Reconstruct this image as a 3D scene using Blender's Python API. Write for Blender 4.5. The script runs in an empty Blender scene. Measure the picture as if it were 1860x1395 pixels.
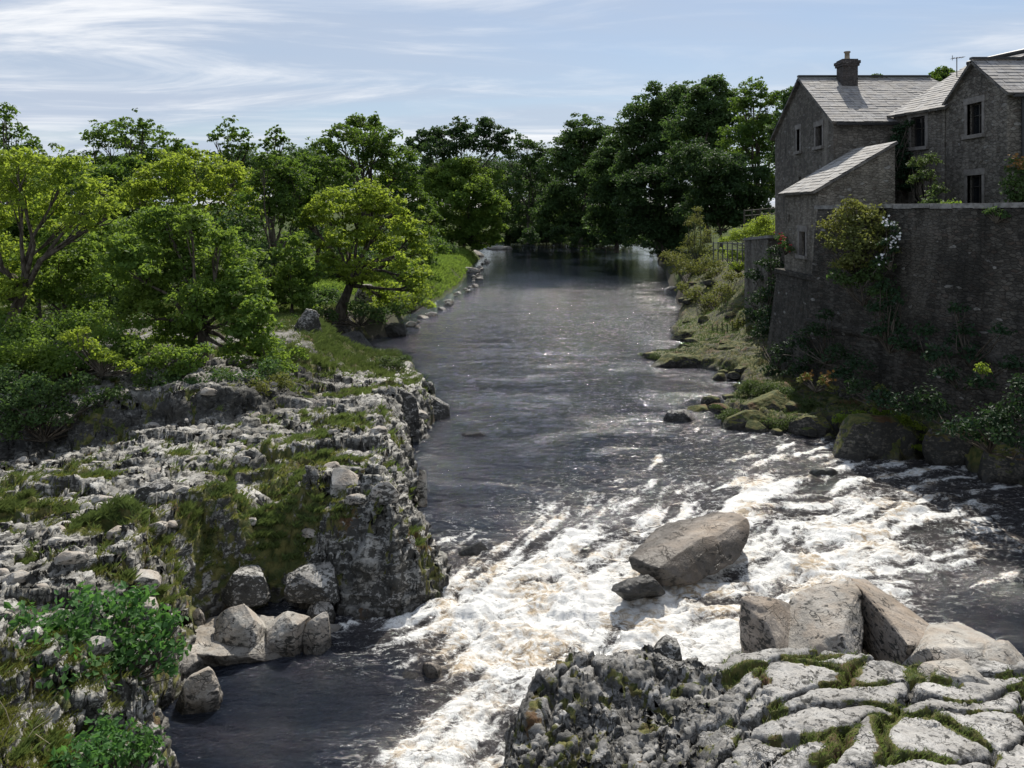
import bpy, bmesh, math, random
import numpy as np
from mathutils import Vector, Matrix
R = math.radians
C = bpy.context.scene.collection
scene = bpy.context.scene

# ------------------------------------------------------------------ camera, sky, sun
F = 1460.0; HOR = 385.0; CH = 7.5           # focal length and horizon row in photo pixels, eye height in metres
cd = bpy.data.cameras.new('camera'); cam = bpy.data.objects.new('camera', cd); C.objects.link(cam)
cam.location = (0, 0, CH); cam.rotation_euler = (R(90), 0, 0)
cd.sensor_width = 36; cd.lens = F/1860*36; cd.shift_y = -(697.5-HOR)/1860
cd.clip_start = 0.1; cd.clip_end = 6000
scene.camera = cam
SUN_AZ, SUN_EL = 15, 50                      # degrees right of the view, above the horizon

world = bpy.data.worlds.new('World'); scene.world = world; world.use_nodes = True
def build_world():
    nt = world.node_tree; N = nt.nodes; L = nt.links
    for n in list(N): N.remove(n)
    out = N.new('ShaderNodeOutputWorld'); bg = N.new('ShaderNodeBackground'); L.new(bg.outputs[0], out.inputs[0])
    sky = N.new('ShaderNodeTexSky'); sky.sky_type = 'NISHITA'; sky.sun_disc = False
    sky.sun_elevation = R(SUN_EL); sky.sun_rotation = R(SUN_AZ); sky.air_density = 1.0; sky.dust_density = 0.6; sky.ozone_density = 2.5
    bg.inputs[1].default_value = 0.085
    tc = N.new('ShaderNodeTexCoord'); sp = N.new('ShaderNodeSeparateXYZ'); L.new(tc.outputs['Generated'], sp.inputs[0])
    mx = N.new('ShaderNodeMath'); mx.operation = 'MAXIMUM'; mx.inputs[1].default_value = 0.0; L.new(sp.outputs[2], mx.inputs[0])
    ad = N.new('ShaderNodeMath'); ad.operation = 'ADD'; ad.inputs[1].default_value = 0.10; L.new(mx.outputs[0], ad.inputs[0])
    dx = N.new('ShaderNodeMath'); dx.operation = 'DIVIDE'; L.new(sp.outputs[0], dx.inputs[0]); L.new(ad.outputs[0], dx.inputs[1])
    dy = N.new('ShaderNodeMath'); dy.operation = 'DIVIDE'; L.new(sp.outputs[1], dy.inputs[0]); L.new(ad.outputs[0], dy.inputs[1])
    cb = N.new('ShaderNodeCombineXYZ'); L.new(dx.outputs[0], cb.inputs[0]); L.new(dy.outputs[0], cb.inputs[1])
    def noise(scale, det, rough, dist, loc, rot, scl):
        mp = N.new('ShaderNodeMapping'); mp.inputs['Location'].default_value = loc; mp.inputs['Rotation'].default_value = (0, 0, R(rot)); mp.inputs['Scale'].default_value = scl
        L.new(cb.outputs[0], mp.inputs[0])
        n = N.new('ShaderNodeTexNoise'); n.inputs['Scale'].default_value = scale; n.inputs['Detail'].default_value = det
        n.inputs['Roughness'].default_value = rough; n.inputs['Distortion'].default_value = dist; L.new(mp.outputs[0], n.inputs['Vector']); return n
    n1 = noise(0.34, 6, 0.5, 0.5, (3.1, 1.2, 0), 25, (0.8, 1.5, 1))
    n2 = noise(0.9, 8, 0.62, 0.9, (0, 5.5, 2), -18, (0.7, 1.7, 1))
    def ramp(src, a, b, va=0, vb=1):
        r = N.new('ShaderNodeMapRange'); r.interpolation_type = 'SMOOTHSTEP'
        r.inputs[1].default_value = a; r.inputs[2].default_value = b; r.inputs[3].default_value = va; r.inputs[4].default_value = vb
        L.new(src, r.inputs[0]); return r
    r1 = ramp(n1.outputs[0], 0.32, 0.62); r2 = ramp(n2.outputs[0], 0.44, 0.72)
    m1 = N.new('ShaderNodeMixRGB'); m1.inputs[2].default_value = (5.5, 6.3, 7.7, 1); L.new(sky.outputs[0], m1.inputs[1])
    f1 = N.new('ShaderNodeMath'); f1.operation = 'MULTIPLY_ADD'; f1.inputs[1].default_value = 0.72; f1.inputs[2].default_value = 0.24; L.new(r1.outputs[0], f1.inputs[0]); L.new(f1.outputs[0], m1.inputs[0])
    m2 = N.new('ShaderNodeMixRGB'); m2.inputs[2].default_value = (10.5, 10.6, 10.8, 1); L.new(m1.outputs[0], m2.inputs[1])
    f2 = N.new('ShaderNodeMath'); f2.operation = 'MULTIPLY'; L.new(r2.outputs[0], f2.inputs[0]); L.new(r1.outputs[0], f2.inputs[1]); L.new(f2.outputs[0], m2.inputs[0])
    L.new(m2.outputs[0], bg.inputs[0])
build_world()

sd = bpy.data.lights.new('sun', 'SUN'); sun = bpy.data.objects.new('sun', sd); C.objects.link(sun)
sd.energy = 5.0; sd.angle = R(0.5); sd.color = (1.0, 0.95, 0.86)
sv = Vector((math.sin(R(SUN_AZ))*math.cos(R(SUN_EL)), math.cos(R(SUN_AZ))*math.cos(R(SUN_EL)), math.sin(R(SUN_EL))))
sun.rotation_euler = sv.to_track_quat('Z', 'Y').to_euler()
scene.view_settings.view_transform = 'Standard'; scene.view_settings.look = 'None'
scene.view_settings.exposure = 0.2; scene.view_settings.gamma = 1
scene.render.engine = 'CYCLES'
cy = scene.cycles; cy.max_bounces = 6; cy.diffuse_bounces = 3; cy.glossy_bounces = 3; cy.transmission_bounces = 4; cy.transparent_max_bounces = 6
cy.sample_clamp_indirect = 4; cy.caustics_reflective = False; cy.caustics_refractive = False

# ------------------------------------------------------------------ numeric helpers
rng = np.random.RandomState(7)
PERM = np.concatenate([rng.permutation(4096)]*2)
GR = rng.normal(size=(4096, 3)); GR /= np.linalg.norm(GR, axis=1)[:, None]
def perlin(p):
    pi = np.floor(p).astype(np.int64); pf = p-pi; u = pf*pf*pf*(pf*(pf*6-15)+10); pi &= 4095
    def g(a, b, c):
        h = PERM[(PERM[(PERM[(pi[:, 0]+a) & 4095]+pi[:, 1]+b) & 4095]+pi[:, 2]+c) & 4095]
        v = GR[h]; return v[:, 0]*(pf[:, 0]-a)+v[:, 1]*(pf[:, 1]-b)+v[:, 2]*(pf[:, 2]-c)
    def lp(a, b, t): return a+(b-a)*t
    x0 = lp(lp(g(0,0,0), g(1,0,0), u[:, 0]), lp(g(0,1,0), g(1,1,0), u[:, 0]), u[:, 1])
    x1 = lp(lp(g(0,0,1), g(1,0,1), u[:, 0]), lp(g(0,1,1), g(1,1,1), u[:, 0]), u[:, 1])
    return lp(x0, x1, u[:, 2])*1.6
def fbm(p, o=4, g=0.5, lac=2.03):
    s = 0; a = 1; t = 0
    for i in range(o):
        s = s+a*perlin(p*lac**i+i*17.3); t += a; a *= g
    return s/t
def worley(x, y, seed=0):
    """F1, F2 and a random value per nearest cell"""
    xi = np.floor(x).astype(np.int64); yi = np.floor(y).astype(np.int64)
    f1 = np.full(x.shape, 9.0); f2 = np.full(x.shape, 9.0); idv = np.zeros(x.shape)
    for a in (-1, 0, 1):
        for b in (-1, 0, 1):
            h = PERM[(PERM[(xi+a+seed*31) & 4095]+yi+b) & 4095]
            cx = xi+a+0.5+0.42*GR[h, 0]*1.4; cy_ = yi+b+0.5+0.42*GR[h, 1]*1.4
            d = np.hypot(x-cx, y-cy_)
            n = d < f1
            f2 = np.where(n, f1, np.minimum(f2, d)); idv = np.where(n, h/4096.0, idv); f1 = np.where(n, d, f1)
    return f1, f2, idv
def sst(x, a, b):
    t = np.clip((x-a)/(b-a), 0, 1); return t*t*(3-2*t)
def P3(x, y, z): return np.stack([x, y, z], 1)

def water_z(D): return -0.9*sst(-np.asarray(D, float), -24, -12)
def wpt(px, py, z=None, lift=0):
    """photo pixel -> ground point at height z (None = river level)"""
    if z is not None:
        D = (CH-z)*F/(py-HOR); return ((px-930)/F*D, D)
    D = 20.0
    for _ in range(30): D = (CH-float(water_z(D))-lift)*F/(py-HOR)
    return ((px-930)/F*D, D)
def at(px, py, D): return Vector(((px-930)/F*D, D, CH-(py-HOR)/F*D))

def sdist(x, y, poly):
    """signed distance to polygon, positive inside"""
    d = np.full(x.shape, 1e9); ins = np.zeros(x.shape, bool); n = len(poly)
    for i in range(n):
        ax, ay = poly[i]; bx, by = poly[(i+1) % n]
        ex, ey = bx-ax, by-ay
        t = np.clip(((x-ax)*ex+(y-ay)*ey)/(ex*ex+ey*ey+1e-12), 0, 1)
        d = np.minimum(d, np.hypot(x-ax-t*ex, y-ay-t*ey))
        c = ((ay > y) != (by > y))
        with np.errstate(divide='ignore', invalid='ignore'):
            c &= x < (bx-ax)*(y-ay)/(by-ay+1e-12)+ax
        ins ^= c
    return np.where(ins, d, -d)
class RBF:
    def __init__(s, pts, vals, sy=1.0):
        s.p = np.array(pts, float); s.sy = sy; v = np.array(vals, float); s.m = v.mean()
        q = s.p*[1, sy]; d = np.linalg.norm(q[:, None]-q[None], axis=2)
        s.w = np.linalg.solve(d+np.eye(len(q))*1e-3, v-s.m); s.lo, s.hi = v.min(), v.max()
    def __call__(s, x, y):
        o = np.full(x.shape, s.m)
        for (a, b), w in zip(s.p, s.w): o += w*np.hypot(x-a, (y-b)*s.sy)
        return np.clip(o, s.lo, s.hi)

# ------------------------------------------------------------------ mesh helpers
def np_mesh(name, v, f, smooth=True, attrs=None, uv=None):
    me = bpy.data.meshes.new(name); v = np.asarray(v, np.float32); f = np.asarray(f, np.int32)
    me.vertices.add(len(v)); me.vertices.foreach_set('co', v.ravel())
    k = f.shape[1]; me.loops.add(f.size); me.loops.foreach_set('vertex_index', f.ravel())
    me.polygons.add(len(f)); me.polygons.foreach_set('loop_start', np.arange(len(f), dtype=np.int32)*k)
    me.polygons.foreach_set('loop_total', np.full(len(f), k, np.int32))
    me.update(calc_edges=True); me.validate()
    me.polygons.foreach_set('use_smooth', np.full(len(me.polygons), smooth, bool))
    for a, val in (attrs or {}).items():
        at_ = me.attributes.new(a, 'FLOAT', 'POINT'); at_.data.foreach_set('value', np.asarray(val, np.float32))
    return me
def link(name, me, mat, parent=None):
    o = bpy.data.objects.new(name, me); C.objects.link(o)
    if mat is not None: me.materials.append(mat)
    if parent is not None: o.parent = parent
    return o
def tag(o, label=None, cat=None, group=None, kind=None):
    if label: o['label'] = label
    if cat: o['category'] = cat
    if group: o['group'] = group
    if kind: o['kind'] = kind
    return o
def empty(name, loc, label, cat, group=None):
    o = bpy.data.objects.new(name, None); C.objects.link(o); o.location = loc; return tag(o, label, cat, group)
def grid_faces(nr, nc):
    i = np.arange(nr*nc).reshape(nr, nc)
    return np.stack([i[:-1, :-1].ravel(), i[:-1, 1:].ravel(), i[1:, 1:].ravel(), i[1:, :-1].ravel()], 1)
def tube(pts, rads, sides=7):
    """tapered tube; returns v, f"""
    pts = np.asarray(pts, float); n = len(pts); V = []
    for i in range(n):
        t = pts[min(i+1, n-1)]-pts[max(i-1, 0)]; t /= np.linalg.norm(t)+1e-9
        a = np.cross(t, [0.3, 0.9, 0.25]); a /= np.linalg.norm(a)+1e-9; b = np.cross(t, a)
        for k in range(sides):
            w = 2*math.pi*k/sides; V.append(pts[i]+rads[i]*(math.cos(w)*a+math.sin(w)*b))
    Fs = []
    for i in range(n-1):
        for k in range(sides):
            k2 = (k+1) % sides; Fs.append((i*sides+k, i*sides+k2, (i+1)*sides+k2, (i+1)*sides+k))
    return np.array(V), np.array(Fs)
class Geo:
    def __init__(s): s.v = []; s.f = []; s.n = 0
    def add(s, v, f): s.v.append(v); s.f.append(np.asarray(f)+s.n); s.n += len(v)
    def mesh(s, name, smooth=True): return np_mesh(name, np.concatenate(s.v), np.concatenate(s.f), smooth)
    def box(s, c, d, M=None):
        c = np.array(c, float); d = np.array(d, float)/2
        v = np.array([(a, b, e) for a in (-1, 1) for b in (-1, 1) for e in (-1, 1)])*d
        if M is not None: v = v @ np.array(M.to_3x3()).T
        s.add(v+c, [(0,1,3,2), (4,6,7,5), (0,4,5,1), (2,3,7,6), (0,2,6,4), (1,5,7,3)])

# ------------------------------------------------------------------ materials
class MT:
    def __init__(s, name):
        s.m = bpy.data.materials.new(name); s.m.use_nodes = True; s.nt = s.m.node_tree; s.N = s.nt.nodes; s.L = s.nt.links
        s.b = s.N['Principled BSDF']; s.out = s.N['Material Output']; s.tc = s.N.new('ShaderNodeTexCoord')
        s.vec = s.tc.outputs['Object']
    def inp(s, sock, v):
        if hasattr(v, 'is_linked') or hasattr(v, 'links'): s.L.new(v, sock)
        elif v is not None: sock.default_value = v
    def mapping(s, scale=(1,1,1), src=None, rot=(0,0,0)):
        m = s.N.new('ShaderNodeMapping'); m.inputs['Scale'].default_value = scale; m.inputs['Rotation'].default_value = rot; s.L.new(src or s.vec, m.inputs[0]); return m.outputs[0]
    def noise(s, sc, det=4, rough=0.5, dist=0, vec=None):
        n = s.N.new('ShaderNodeTexNoise'); n.inputs['Scale'].default_value = sc; n.inputs['Detail'].default_value = det
        n.inputs['Roughness'].default_value = rough; n.inputs['Distortion'].default_value = dist; s.L.new(vec or s.vec, n.inputs['Vector']); return n.outputs[0]
    def voro(s, sc, feat='F1', vec=None, rnd=1.0, out='Distance'):
        n = s.N.new('ShaderNodeTexVoronoi'); n.feature = feat; n.inputs['Scale'].default_value = sc; n.inputs['Randomness'].default_value = rnd
        s.L.new(vec or s.vec, n.inputs['Vector']); return n.outputs[out]
    def rng(s, v, a, b, lo=0, hi=1, smooth=True):
        n = s.N.new('ShaderNodeMapRange'); n.interpolation_type = 'SMOOTHSTEP' if smooth else 'LINEAR'
        s.L.new(v, n.inputs[0])
        for i, x in enumerate((a, b, lo, hi)): n.inputs[i+1].default_value = x
        return n.outputs[0]
    def math(s, op, a, b=None, c=None):
        n = s.N.new('ShaderNodeMath'); n.operation = op; s.inp(n.inputs[0], a)
        if b is not None: s.inp(n.inputs[1], b)
        if c is not None: s.inp(n.inputs[2], c)
        return n.outputs[0]
    def mix(s, f, a, b, mode='MIX'):
        n = s.N.new('ShaderNodeMixRGB'); n.blend_type = mode
        s.inp(n.inputs[0], f)
        for i, x in ((1, a), (2, b)): s.inp(n.inputs[i], tuple(x)+(1,) if isinstance(x, tuple) and len(x) == 3 else x)
        return n.outputs[0]
    def attr(s, name, out='Fac'):
        n = s.N.new('ShaderNodeAttribute'); n.attribute_name = name; return n.outputs[out]
    def geo(s, out): 
        n = s.N.new('ShaderNodeNewGeometry'); return n.outputs[out]
    def bump(s, h, strength=0.5, dist=0.02, normal=None):
        n = s.N.new('ShaderNodeBump'); n.inputs['Strength'].default_value = strength; n.inputs['Distance'].default_value = dist; s.L.new(h, n.inputs['Height'])
        if normal is not None: s.L.new(normal, n.inputs['Normal'])
        return n.outputs[0]
    def sepz(s, v, i=2):
        n = s.N.new('ShaderNodeSeparateXYZ'); s.L.new(v, n.inputs[0]); return n.outputs[i]
    def set(s, col=None, rough=None, normal=None, spec=None):
        if col is not None: s.inp(s.b.inputs['Base Color'], tuple(col)+(1,) if isinstance(col, tuple) and len(col) == 3 else col)
        if rough is not None: s.inp(s.b.inputs['Roughness'], rough)
        if normal is not None: s.L.new(normal, s.b.inputs['Normal'])
        if spec is not None: s.inp(s.b.inputs['Specular IOR Level'], spec)
        return s.m

def limestone(name, lo=(.20,.19,.17), hi=(.47,.46,.43), dark=(.035,.034,.030), dk=0.52, scale=1.0, mossy=0.0, tan=0.0, rough=.85):
    """weathered limestone: pale clean stone, black lichen, wet patches and some painted shade, moss from the mesh attributes"""
    t = MT(name); v = t.mapping((scale, scale, scale), t.geo('Position'))
    vs = t.mapping((scale, scale, scale*2.2), t.geo('Position'))
    n1 = t.noise(1.3, 6, .6, .3, v); n2 = t.noise(7, 5, .65, .4, v); n3 = t.noise(26, 4, .7, 0, v)
    col = t.mix(t.rng(n1, .3, .7), lo, hi); col = t.mix(t.rng(n3, .35, .65, .0, .35), col, tuple(x*.55 for x in lo))
    if tan > 0: col = t.mix(t.rng(t.noise(2.1, 4, .6, 0, v), .42, .62, 0, tan), col, (.33, .24, .16))
    # cracks and lichen
    dv = t.N.new('ShaderNodeVectorMath'); dv.operation = 'MULTIPLY_ADD'
    nc = t.N.new('ShaderNodeTexNoise'); nc.inputs['Scale'].default_value = 3.0; nc.inputs['Detail'].default_value = 3; t.L.new(v, nc.inputs['Vector'])
    t.L.new(nc.outputs['Color'], dv.inputs[0]); dv.inputs[1].default_value = (.45, .45, .45); t.L.new(vs, dv.inputs[2])
    e1 = t.voro(2.6, 'DISTANCE_TO_EDGE', dv.outputs[0]); e2 = t.voro(7.5, 'DISTANCE_TO_EDGE', dv.outputs[0])
    cr = t.math('MULTIPLY', t.math('MAXIMUM', t.rng(e1, .03, .0), t.math('MULTIPLY', t.rng(e2, .06, .0), t.rng(n1, .45, .6))), t.rng(t.noise(1.9, 3, .6, 0, v), .50, .62))
    up = t.rng(t.sepz(t.geo('Normal')), .15, .8)
    lich = t.math('ADD', n2, t.math('MULTIPLY', t.noise(2.2, 3, .5, .5, v), .5))
    lich = t.math('ADD', t.math('MULTIPLY', lich, .5), t.math('MULTIPLY', t.noise(6.5, 6, .66, .6, vs), .75))
    lf = t.math('MULTIPLY', t.rng(t.math('ADD', lich, t.math('MULTIPLY', t.math('SUBTRACT', 1.0, up), .10)), dk+.18, dk+.27), .92)
    lf = t.math('MAXIMUM', lf, t.math('MULTIPLY', cr, .85))
    lf = t.math('MAXIMUM', lf, t.math('MULTIPLY', t.attr('dark'), t.rng(t.noise(4.5, 6, .7, .4, vs), .34, .54, .58, 1.0)))  # mesh 'dark': cracks and stains, and the painted shade of the left cliff
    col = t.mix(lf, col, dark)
    mo = t.attr('moss')
    if mossy > 0: mo = t.math('MAXIMUM', mo, t.math('MULTIPLY', t.rng(t.noise(1.7, 5, .6, .2, v), .66-.3*mossy, .74-.3*mossy), up))
    mo = t.math('MULTIPLY', mo, t.rng(t.sepz(t.geo('Normal')), .1, .62, .55, 1.0))
    mcol = t.mix(t.rng(t.noise(5, 4, .6, 0, v), .35, .65), (.045, .06, .014), (.13, .12, .035))
    mcol = t.mix(t.rng(t.noise(1.1, 3, .6, 0, v), .55, .68), mcol, (.10, .055, .025))
    mf = t.rng(t.math('ADD', mo, t.math('MULTIPLY', t.math('SUBTRACT', n2, .5), .9)), .42, .6)
    col = t.mix(mf, col, mcol)
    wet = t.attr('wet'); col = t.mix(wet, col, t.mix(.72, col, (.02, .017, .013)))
    h = t.math('ADD', t.math('MULTIPLY', n2, .8), t.math('MULTIPLY', n3, .35)); h = t.math('SUBTRACT', h, t.math('MULTIPLY', cr, .8)); h = t.math('SUBTRACT', h, t.math('MULTIPLY', lf, .15))
    return t.set(col, t.math('SUBTRACT', rough, t.math('MULTIPLY', wet, .5)), t.bump(h, .9, .05), .35)

def leafmat(name, dif=(.05,.085,.018), trans=(.18,.26,.03), tf=.42, var=.5):
    t = MT(name); r = t.attr('tint')
    c = t.mix(t.rng(r, 0, 1, 0, var, False), dif, tuple(min(1, x*2.1) for x in dif)); n = t.noise(.45, 2, .5, 0, t.geo('Position'))
    c = t.mix(t.rng(n, .4, .65, 0, .5), c, tuple(a*b for a, b in zip(dif, (1.6, 1.15, .8))))
    t.set(c, .58, None, .18)
    tr = t.N.new('ShaderNodeBsdfTranslucent'); tc = t.mix(t.rng(r, 0, 1, 0, var, False), trans, tuple(min(1, x*1.5) for x in trans)); t.L.new(tc, tr.inputs[0])
    mx = t.N.new('ShaderNodeMixShader'); mx.inputs[0].default_value = tf
    t.L.new(t.b.outputs[0], mx.inputs[1]); t.L.new(tr.outputs[0], mx.inputs[2]); t.L.new(mx.outputs[0], t.out.inputs[0]); return t.m
def barkmat(name, a=(.035,.028,.02), b=(.11,.095,.075)):
    t = MT(name); n = t.noise(6, 5, .6, 0, t.mapping((1, 1, .25), t.geo('Position')))
    return t.set(t.mix(t.rng(n, .35, .65), a, b), .9, t.bump(n, .6, .04), .2)
def masonry(name, lo=(.09,.075,.06), hi=(.24,.205,.17), mortar=(.13,.115,.095), sc=2.6, dark=.25, course=2.0):
    t = MT(name); p = t.geo('Position'); v = t.mapping((1, 1, course), p)
    dv = t.N.new('ShaderNodeVectorMath'); dv.operation = 'MULTIPLY_ADD'; nc = t.N.new('ShaderNodeTexNoise'); nc.inputs['Scale'].default_value = 1.5; t.L.new(p, nc.inputs['Vector'])
    t.L.new(nc.outputs['Color'], dv.inputs[0]); dv.inputs[1].default_value = (.25, .25, .25); t.L.new(v, dv.inputs[2]); v = dv.outputs[0]
    sc *= 1.7
    cell = t.voro(sc, 'F1', v, .9, 'Color'); e = t.voro(sc, 'DISTANCE_TO_EDGE', v, .9)
    cv = t.sepz(cell, 0); c2 = t.sepz(cell, 1)
    col = t.mix(t.rng(cv, .1, .95), lo, hi); col = t.mix(t.rng(c2, .982, .99), col, (.28, .265, .24)); col = t.mix(t.rng(c2, .2, .05, 0, .5), col, (.09, .065, .05))
    ej = t.rng(e, .09, .0, 0, .7); col = t.mix(ej, col, mortar)
    n = t.noise(.5, 5, .65, .4, p); col = t.mix(t.rng(n, .45, .7, 0, dark), col, (.03, .028, .024))
    stn = t.noise(1.1, 5, .65, .3, t.mapping((1, 1, .22), p)); col = t.mix(t.rng(stn, .5, .70, 0, .6), col, tuple(min(1, q*1.5) for q in hi)); col = t.mix(t.rng(stn, .46, .32, 0, .7), col, tuple(q*.45 for q in lo))
    n2 = t.noise(18, 4, .6, 0, p); col = t.mix(t.rng(n2, .4, .7, 0, .4), col, tuple(x*.5 for x in lo))
    h = t.math('ADD', t.math('MULTIPLY', t.rng(e, 0, .12), 1.0), t.math('MULTIPLY', n2, .5)); h = t.math('ADD', h, t.math('MULTIPLY', cv, .5))
    return t.set(col, .92, t.bump(h, .8, .05), .25)
def slate(name, a=(.20,.195,.20), b=(.34,.33,.32)):
    t = MT(name); uv = t.tc.outputs['UV']
    br = t.N.new('ShaderNodeTexBrick'); br.inputs['Scale'].default_value = 1; br.inputs['Brick Width'].default_value = .42; br.inputs['Row Height'].default_value = .3
    br.inputs['Mortar Size'].default_value = .012; br.inputs['Color1'].default_value = a+(1,); br.inputs['Color2'].default_value = b+(1,); br.inputs['Mortar'].default_value = (.05,.05,.05,1); br.inputs['Bias'].default_value = 0
    t.L.new(uv, br.inputs['Vector'])
    p = t.geo('Position'); n = t.noise(2.2, 5, .65, 0, p); n2 = t.noise(9, 4, .7, 0, p)
    c = t.mix(t.rng(n, .35, .65, 0, .55), br.outputs[0], (.27, .24, .20)); c = t.mix(t.rng(n2, .55, .7, 0, .6), c, (.09, .085, .08)); c = t.mix(t.rng(n2, .42, .3, 0, .55), c, (.46, .45, .42))
    return t.set(c, .78, t.bump(t.math('ADD', br.outputs[1], n2), -.25, .03), .3)
def plain(name, a, b=None, rough=.7, sc=4, spec=.3):
    t = MT(name); n = t.noise(sc, 4, .6, 0, t.geo('Position')); return t.set(t.mix(t.rng(n, .3, .7), a, b or tuple(x*.6 for x in a)), rough, t.bump(n, .3, .02), spec)

M = {}
M['rock'] = limestone('limestone_bank', lo=(.20,.188,.162), hi=(.55,.53,.485), dk=.567)
M['outcrop'] = limestone('limestone_outcrop', lo=(.30,.285,.265), hi=(.52,.505,.48), dk=.60, scale=1.2)
M['boulder'] = limestone('limestone_boulder', lo=(.25,.23,.20), hi=(.46,.43,.39), dk=.64, tan=.3)
M['boulder_pale'] = limestone('limestone_pale', lo=(.30,.275,.24), hi=(.54,.515,.47), dk=.655, tan=.35)
M['boulder_lich'] = limestone('limestone_lichen', lo=(.22,.205,.185), hi=(.50,.485,.455), dk=.545, scale=1.4)
M['boulder_moss'] = limestone('limestone_moss', lo=(.09,.08,.06), hi=(.20,.18,.15), dk=.56, mossy=1.35)
M['boulder_wet'] = limestone('limestone_wet', lo=(.025,.024,.022), hi=(.07,.065,.06), dk=.6, rough=.35)
M['boulder_brown'] = limestone('stone_brown', lo=(.20,.17,.14), hi=(.46,.40,.34), dk=.66, tan=.3)
def ground_mat():
    t = MT('meadow_ground'); p = t.geo('Position'); n = t.noise(.35, 5, .6, 0, p); n2 = t.noise(3, 5, .7, 0, p)
    c = t.mix(t.rng(n, .35, .65), (.030, .045, .012), (.06, .08, .018)); c = t.mix(t.rng(n2, .5, .75), c, (.05, .045, .022))
    up = t.rng(t.sepz(t.geo('Normal')), .55, .8); c = t.mix(up, (.09, .08, .065), c)
    st = t.attr('dark'); c = t.mix(t.rng(t.math('ADD', st, t.math('MULTIPLY', t.math('SUBTRACT', n2, .5), .8)), .4, .6), c, t.mix(t.rng(n2, .4, .6), (.20, .185, .16), (.05, .045, .035)))
    return t.set(c, .95, t.bump(n2, .8, .15), .1)
M['ground'] = ground_mat()
M['bark'] = barkmat('bark'); M['bark_grey'] = barkmat('bark_grey', (.05,.045,.035), (.16,.145,.12))
M['leaf_ash'] = leafmat('leaf_mid', (.045,.085,.02), (.15,.24,.03))
M['leaf_lime'] = leafmat('leaf_lime', (.092,.138,.024), (.36,.46,.05), .47)
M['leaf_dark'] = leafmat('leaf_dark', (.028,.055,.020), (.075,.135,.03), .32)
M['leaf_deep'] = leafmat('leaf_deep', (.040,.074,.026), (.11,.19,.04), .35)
M['leaf_bright'] = leafmat('leaf_bright', (.066,.115,.026), (.24,.35,.045), .45)
M['leaf_fore'] = leafmat('leaf_fore', (.042,.098,.030), (.12,.27,.05), .38, .7)
M['leaf_olive'] = leafmat('leaf_olive', (.08,.095,.03), (.22,.24,.05), .38)
M['leaf_sedge'] = leafmat('leaf_sedge', (.055,.082,.032), (.12,.18,.045), .35)
M['leaf_ivy'] = leafmat('leaf_ivy', (.018,.04,.018), (.04,.08,.02), .25)
M['grass'] = leafmat('grass_blade', (.070,.10,.032), (.15,.20,.05), .35, .8)
M['grass_far'] = leafmat('grass_far', (.10,.16,.03), (.22,.32,.05), .4, .7)
M['petal_white'] = plain('petal_white', (.75,.74,.72)); M['petal_red'] = plain('petal_red', (.55,.03,.05)); M['petal_orange'] = plain('petal_orange', (.20,.10,.02))
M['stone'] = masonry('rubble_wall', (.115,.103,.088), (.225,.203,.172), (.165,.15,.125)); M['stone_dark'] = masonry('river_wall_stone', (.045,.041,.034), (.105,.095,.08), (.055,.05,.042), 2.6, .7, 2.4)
M['stone_tower'] = masonry('tower_stone', (.15,.134,.11), (.26,.232,.19), (.20,.18,.145), 2.8, .15)
M['ashlar'] = plain('dressed_stone', (.24,.22,.20), (.15,.135,.12), .85)
M['coping'] = plain('coping_stone', (.30,.29,.27), (.14,.13,.12), .9, 5)
M['slate'] = slate('slate_roof'); M['slate_lean'] = slate('slate_lean', (.26,.255,.25), (.40,.39,.375))
M['brick'] = masonry('chimney_brick', (.075,.068,.064), (.13,.115,.108), (.08,.07,.065), 5, .3, 3.0)
M['clay'] = plain('clay_pot', (.35,.28,.20)); M['frame'] = plain('window_frame', (.05,.045,.04), None, .5); M['metal'] = plain('metal', (.12,.12,.12), None, .4, 4, .6)
M['wood'] = plain('weathered_wood', (.10,.09,.07)); M['gutter'] = plain('gutter', (.03,.03,.03), None, .4)
def glassmat():
    t = MT('window_glass'); return t.set((.012, .014, .016), .08, None, .7)
M['glass'] = glassmat()

# ------------------------------------------------------------------ shorelines (world metres, from pixels at river level)
SL_L = [wpt(*p) for p in [(905,441.5),(905,447),(880,455),(893,470),(880,492),(868,520),(838,545),(792,570),(756,598),(735,612),(680,618),(620,625),(590,648),(625,676),(735,676),(752,690),(775,712),(815,742),(806,764),(775,785),(765,830),(772,870),(776,930),(774,975),(800,1008),(812,1048),(800,1088),(755,1112),(715,1130),(660,1120),(600,1112),(540,1112),(470,1105),(400,1112),(352,1150),(345,1215),(330,1265),(320,1300),(315,1300),(290,1330),(300,1395),(310,1500)]]
POLY_L = SL_L+[(-3.5, 6), (-30, 6), (-420, 60), (-420, 900), (400, 900), (400, 205), (36, 200)]
SL_R = [wpt(*p) for p in [(1195,441.5),(1200,470),(1213,500),(1222,520),(1235,545),(1250,560),(1235,585),(1215,603),(1250,622),(1215,640),(1160,648),(1230,662),(1330,678),(1340,700),(1322,722),(1280,738),(1330,765),(1390,785),(1500,793),(1520,826),(1600,842),(1650,846),(1700,832),(1760,862),(1860,893),(2100,980)]]
POLY_R = SL_R+[(40, 8), (500, 60), (500, 600), (60, 600)]
OUT = [wpt(a, b, c) for a, b, c in [(915,1300,-.6),(955,1225,-.1),(1035,1180,.1),(1110,1160,.2),(1185,1145,.25),(1250,1165,.35),(1345,1155,.4),(1480,1155,.5),(1620,1175,.5),(1750,1180,.35),(1880,1180,.4),(2150,1220,.4),(2500,1500,0),(2500,2100,0),(800,2100,-.85),(850,1700,-.85),(860,1500,-.85),(890,1395,-.85)]]
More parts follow.
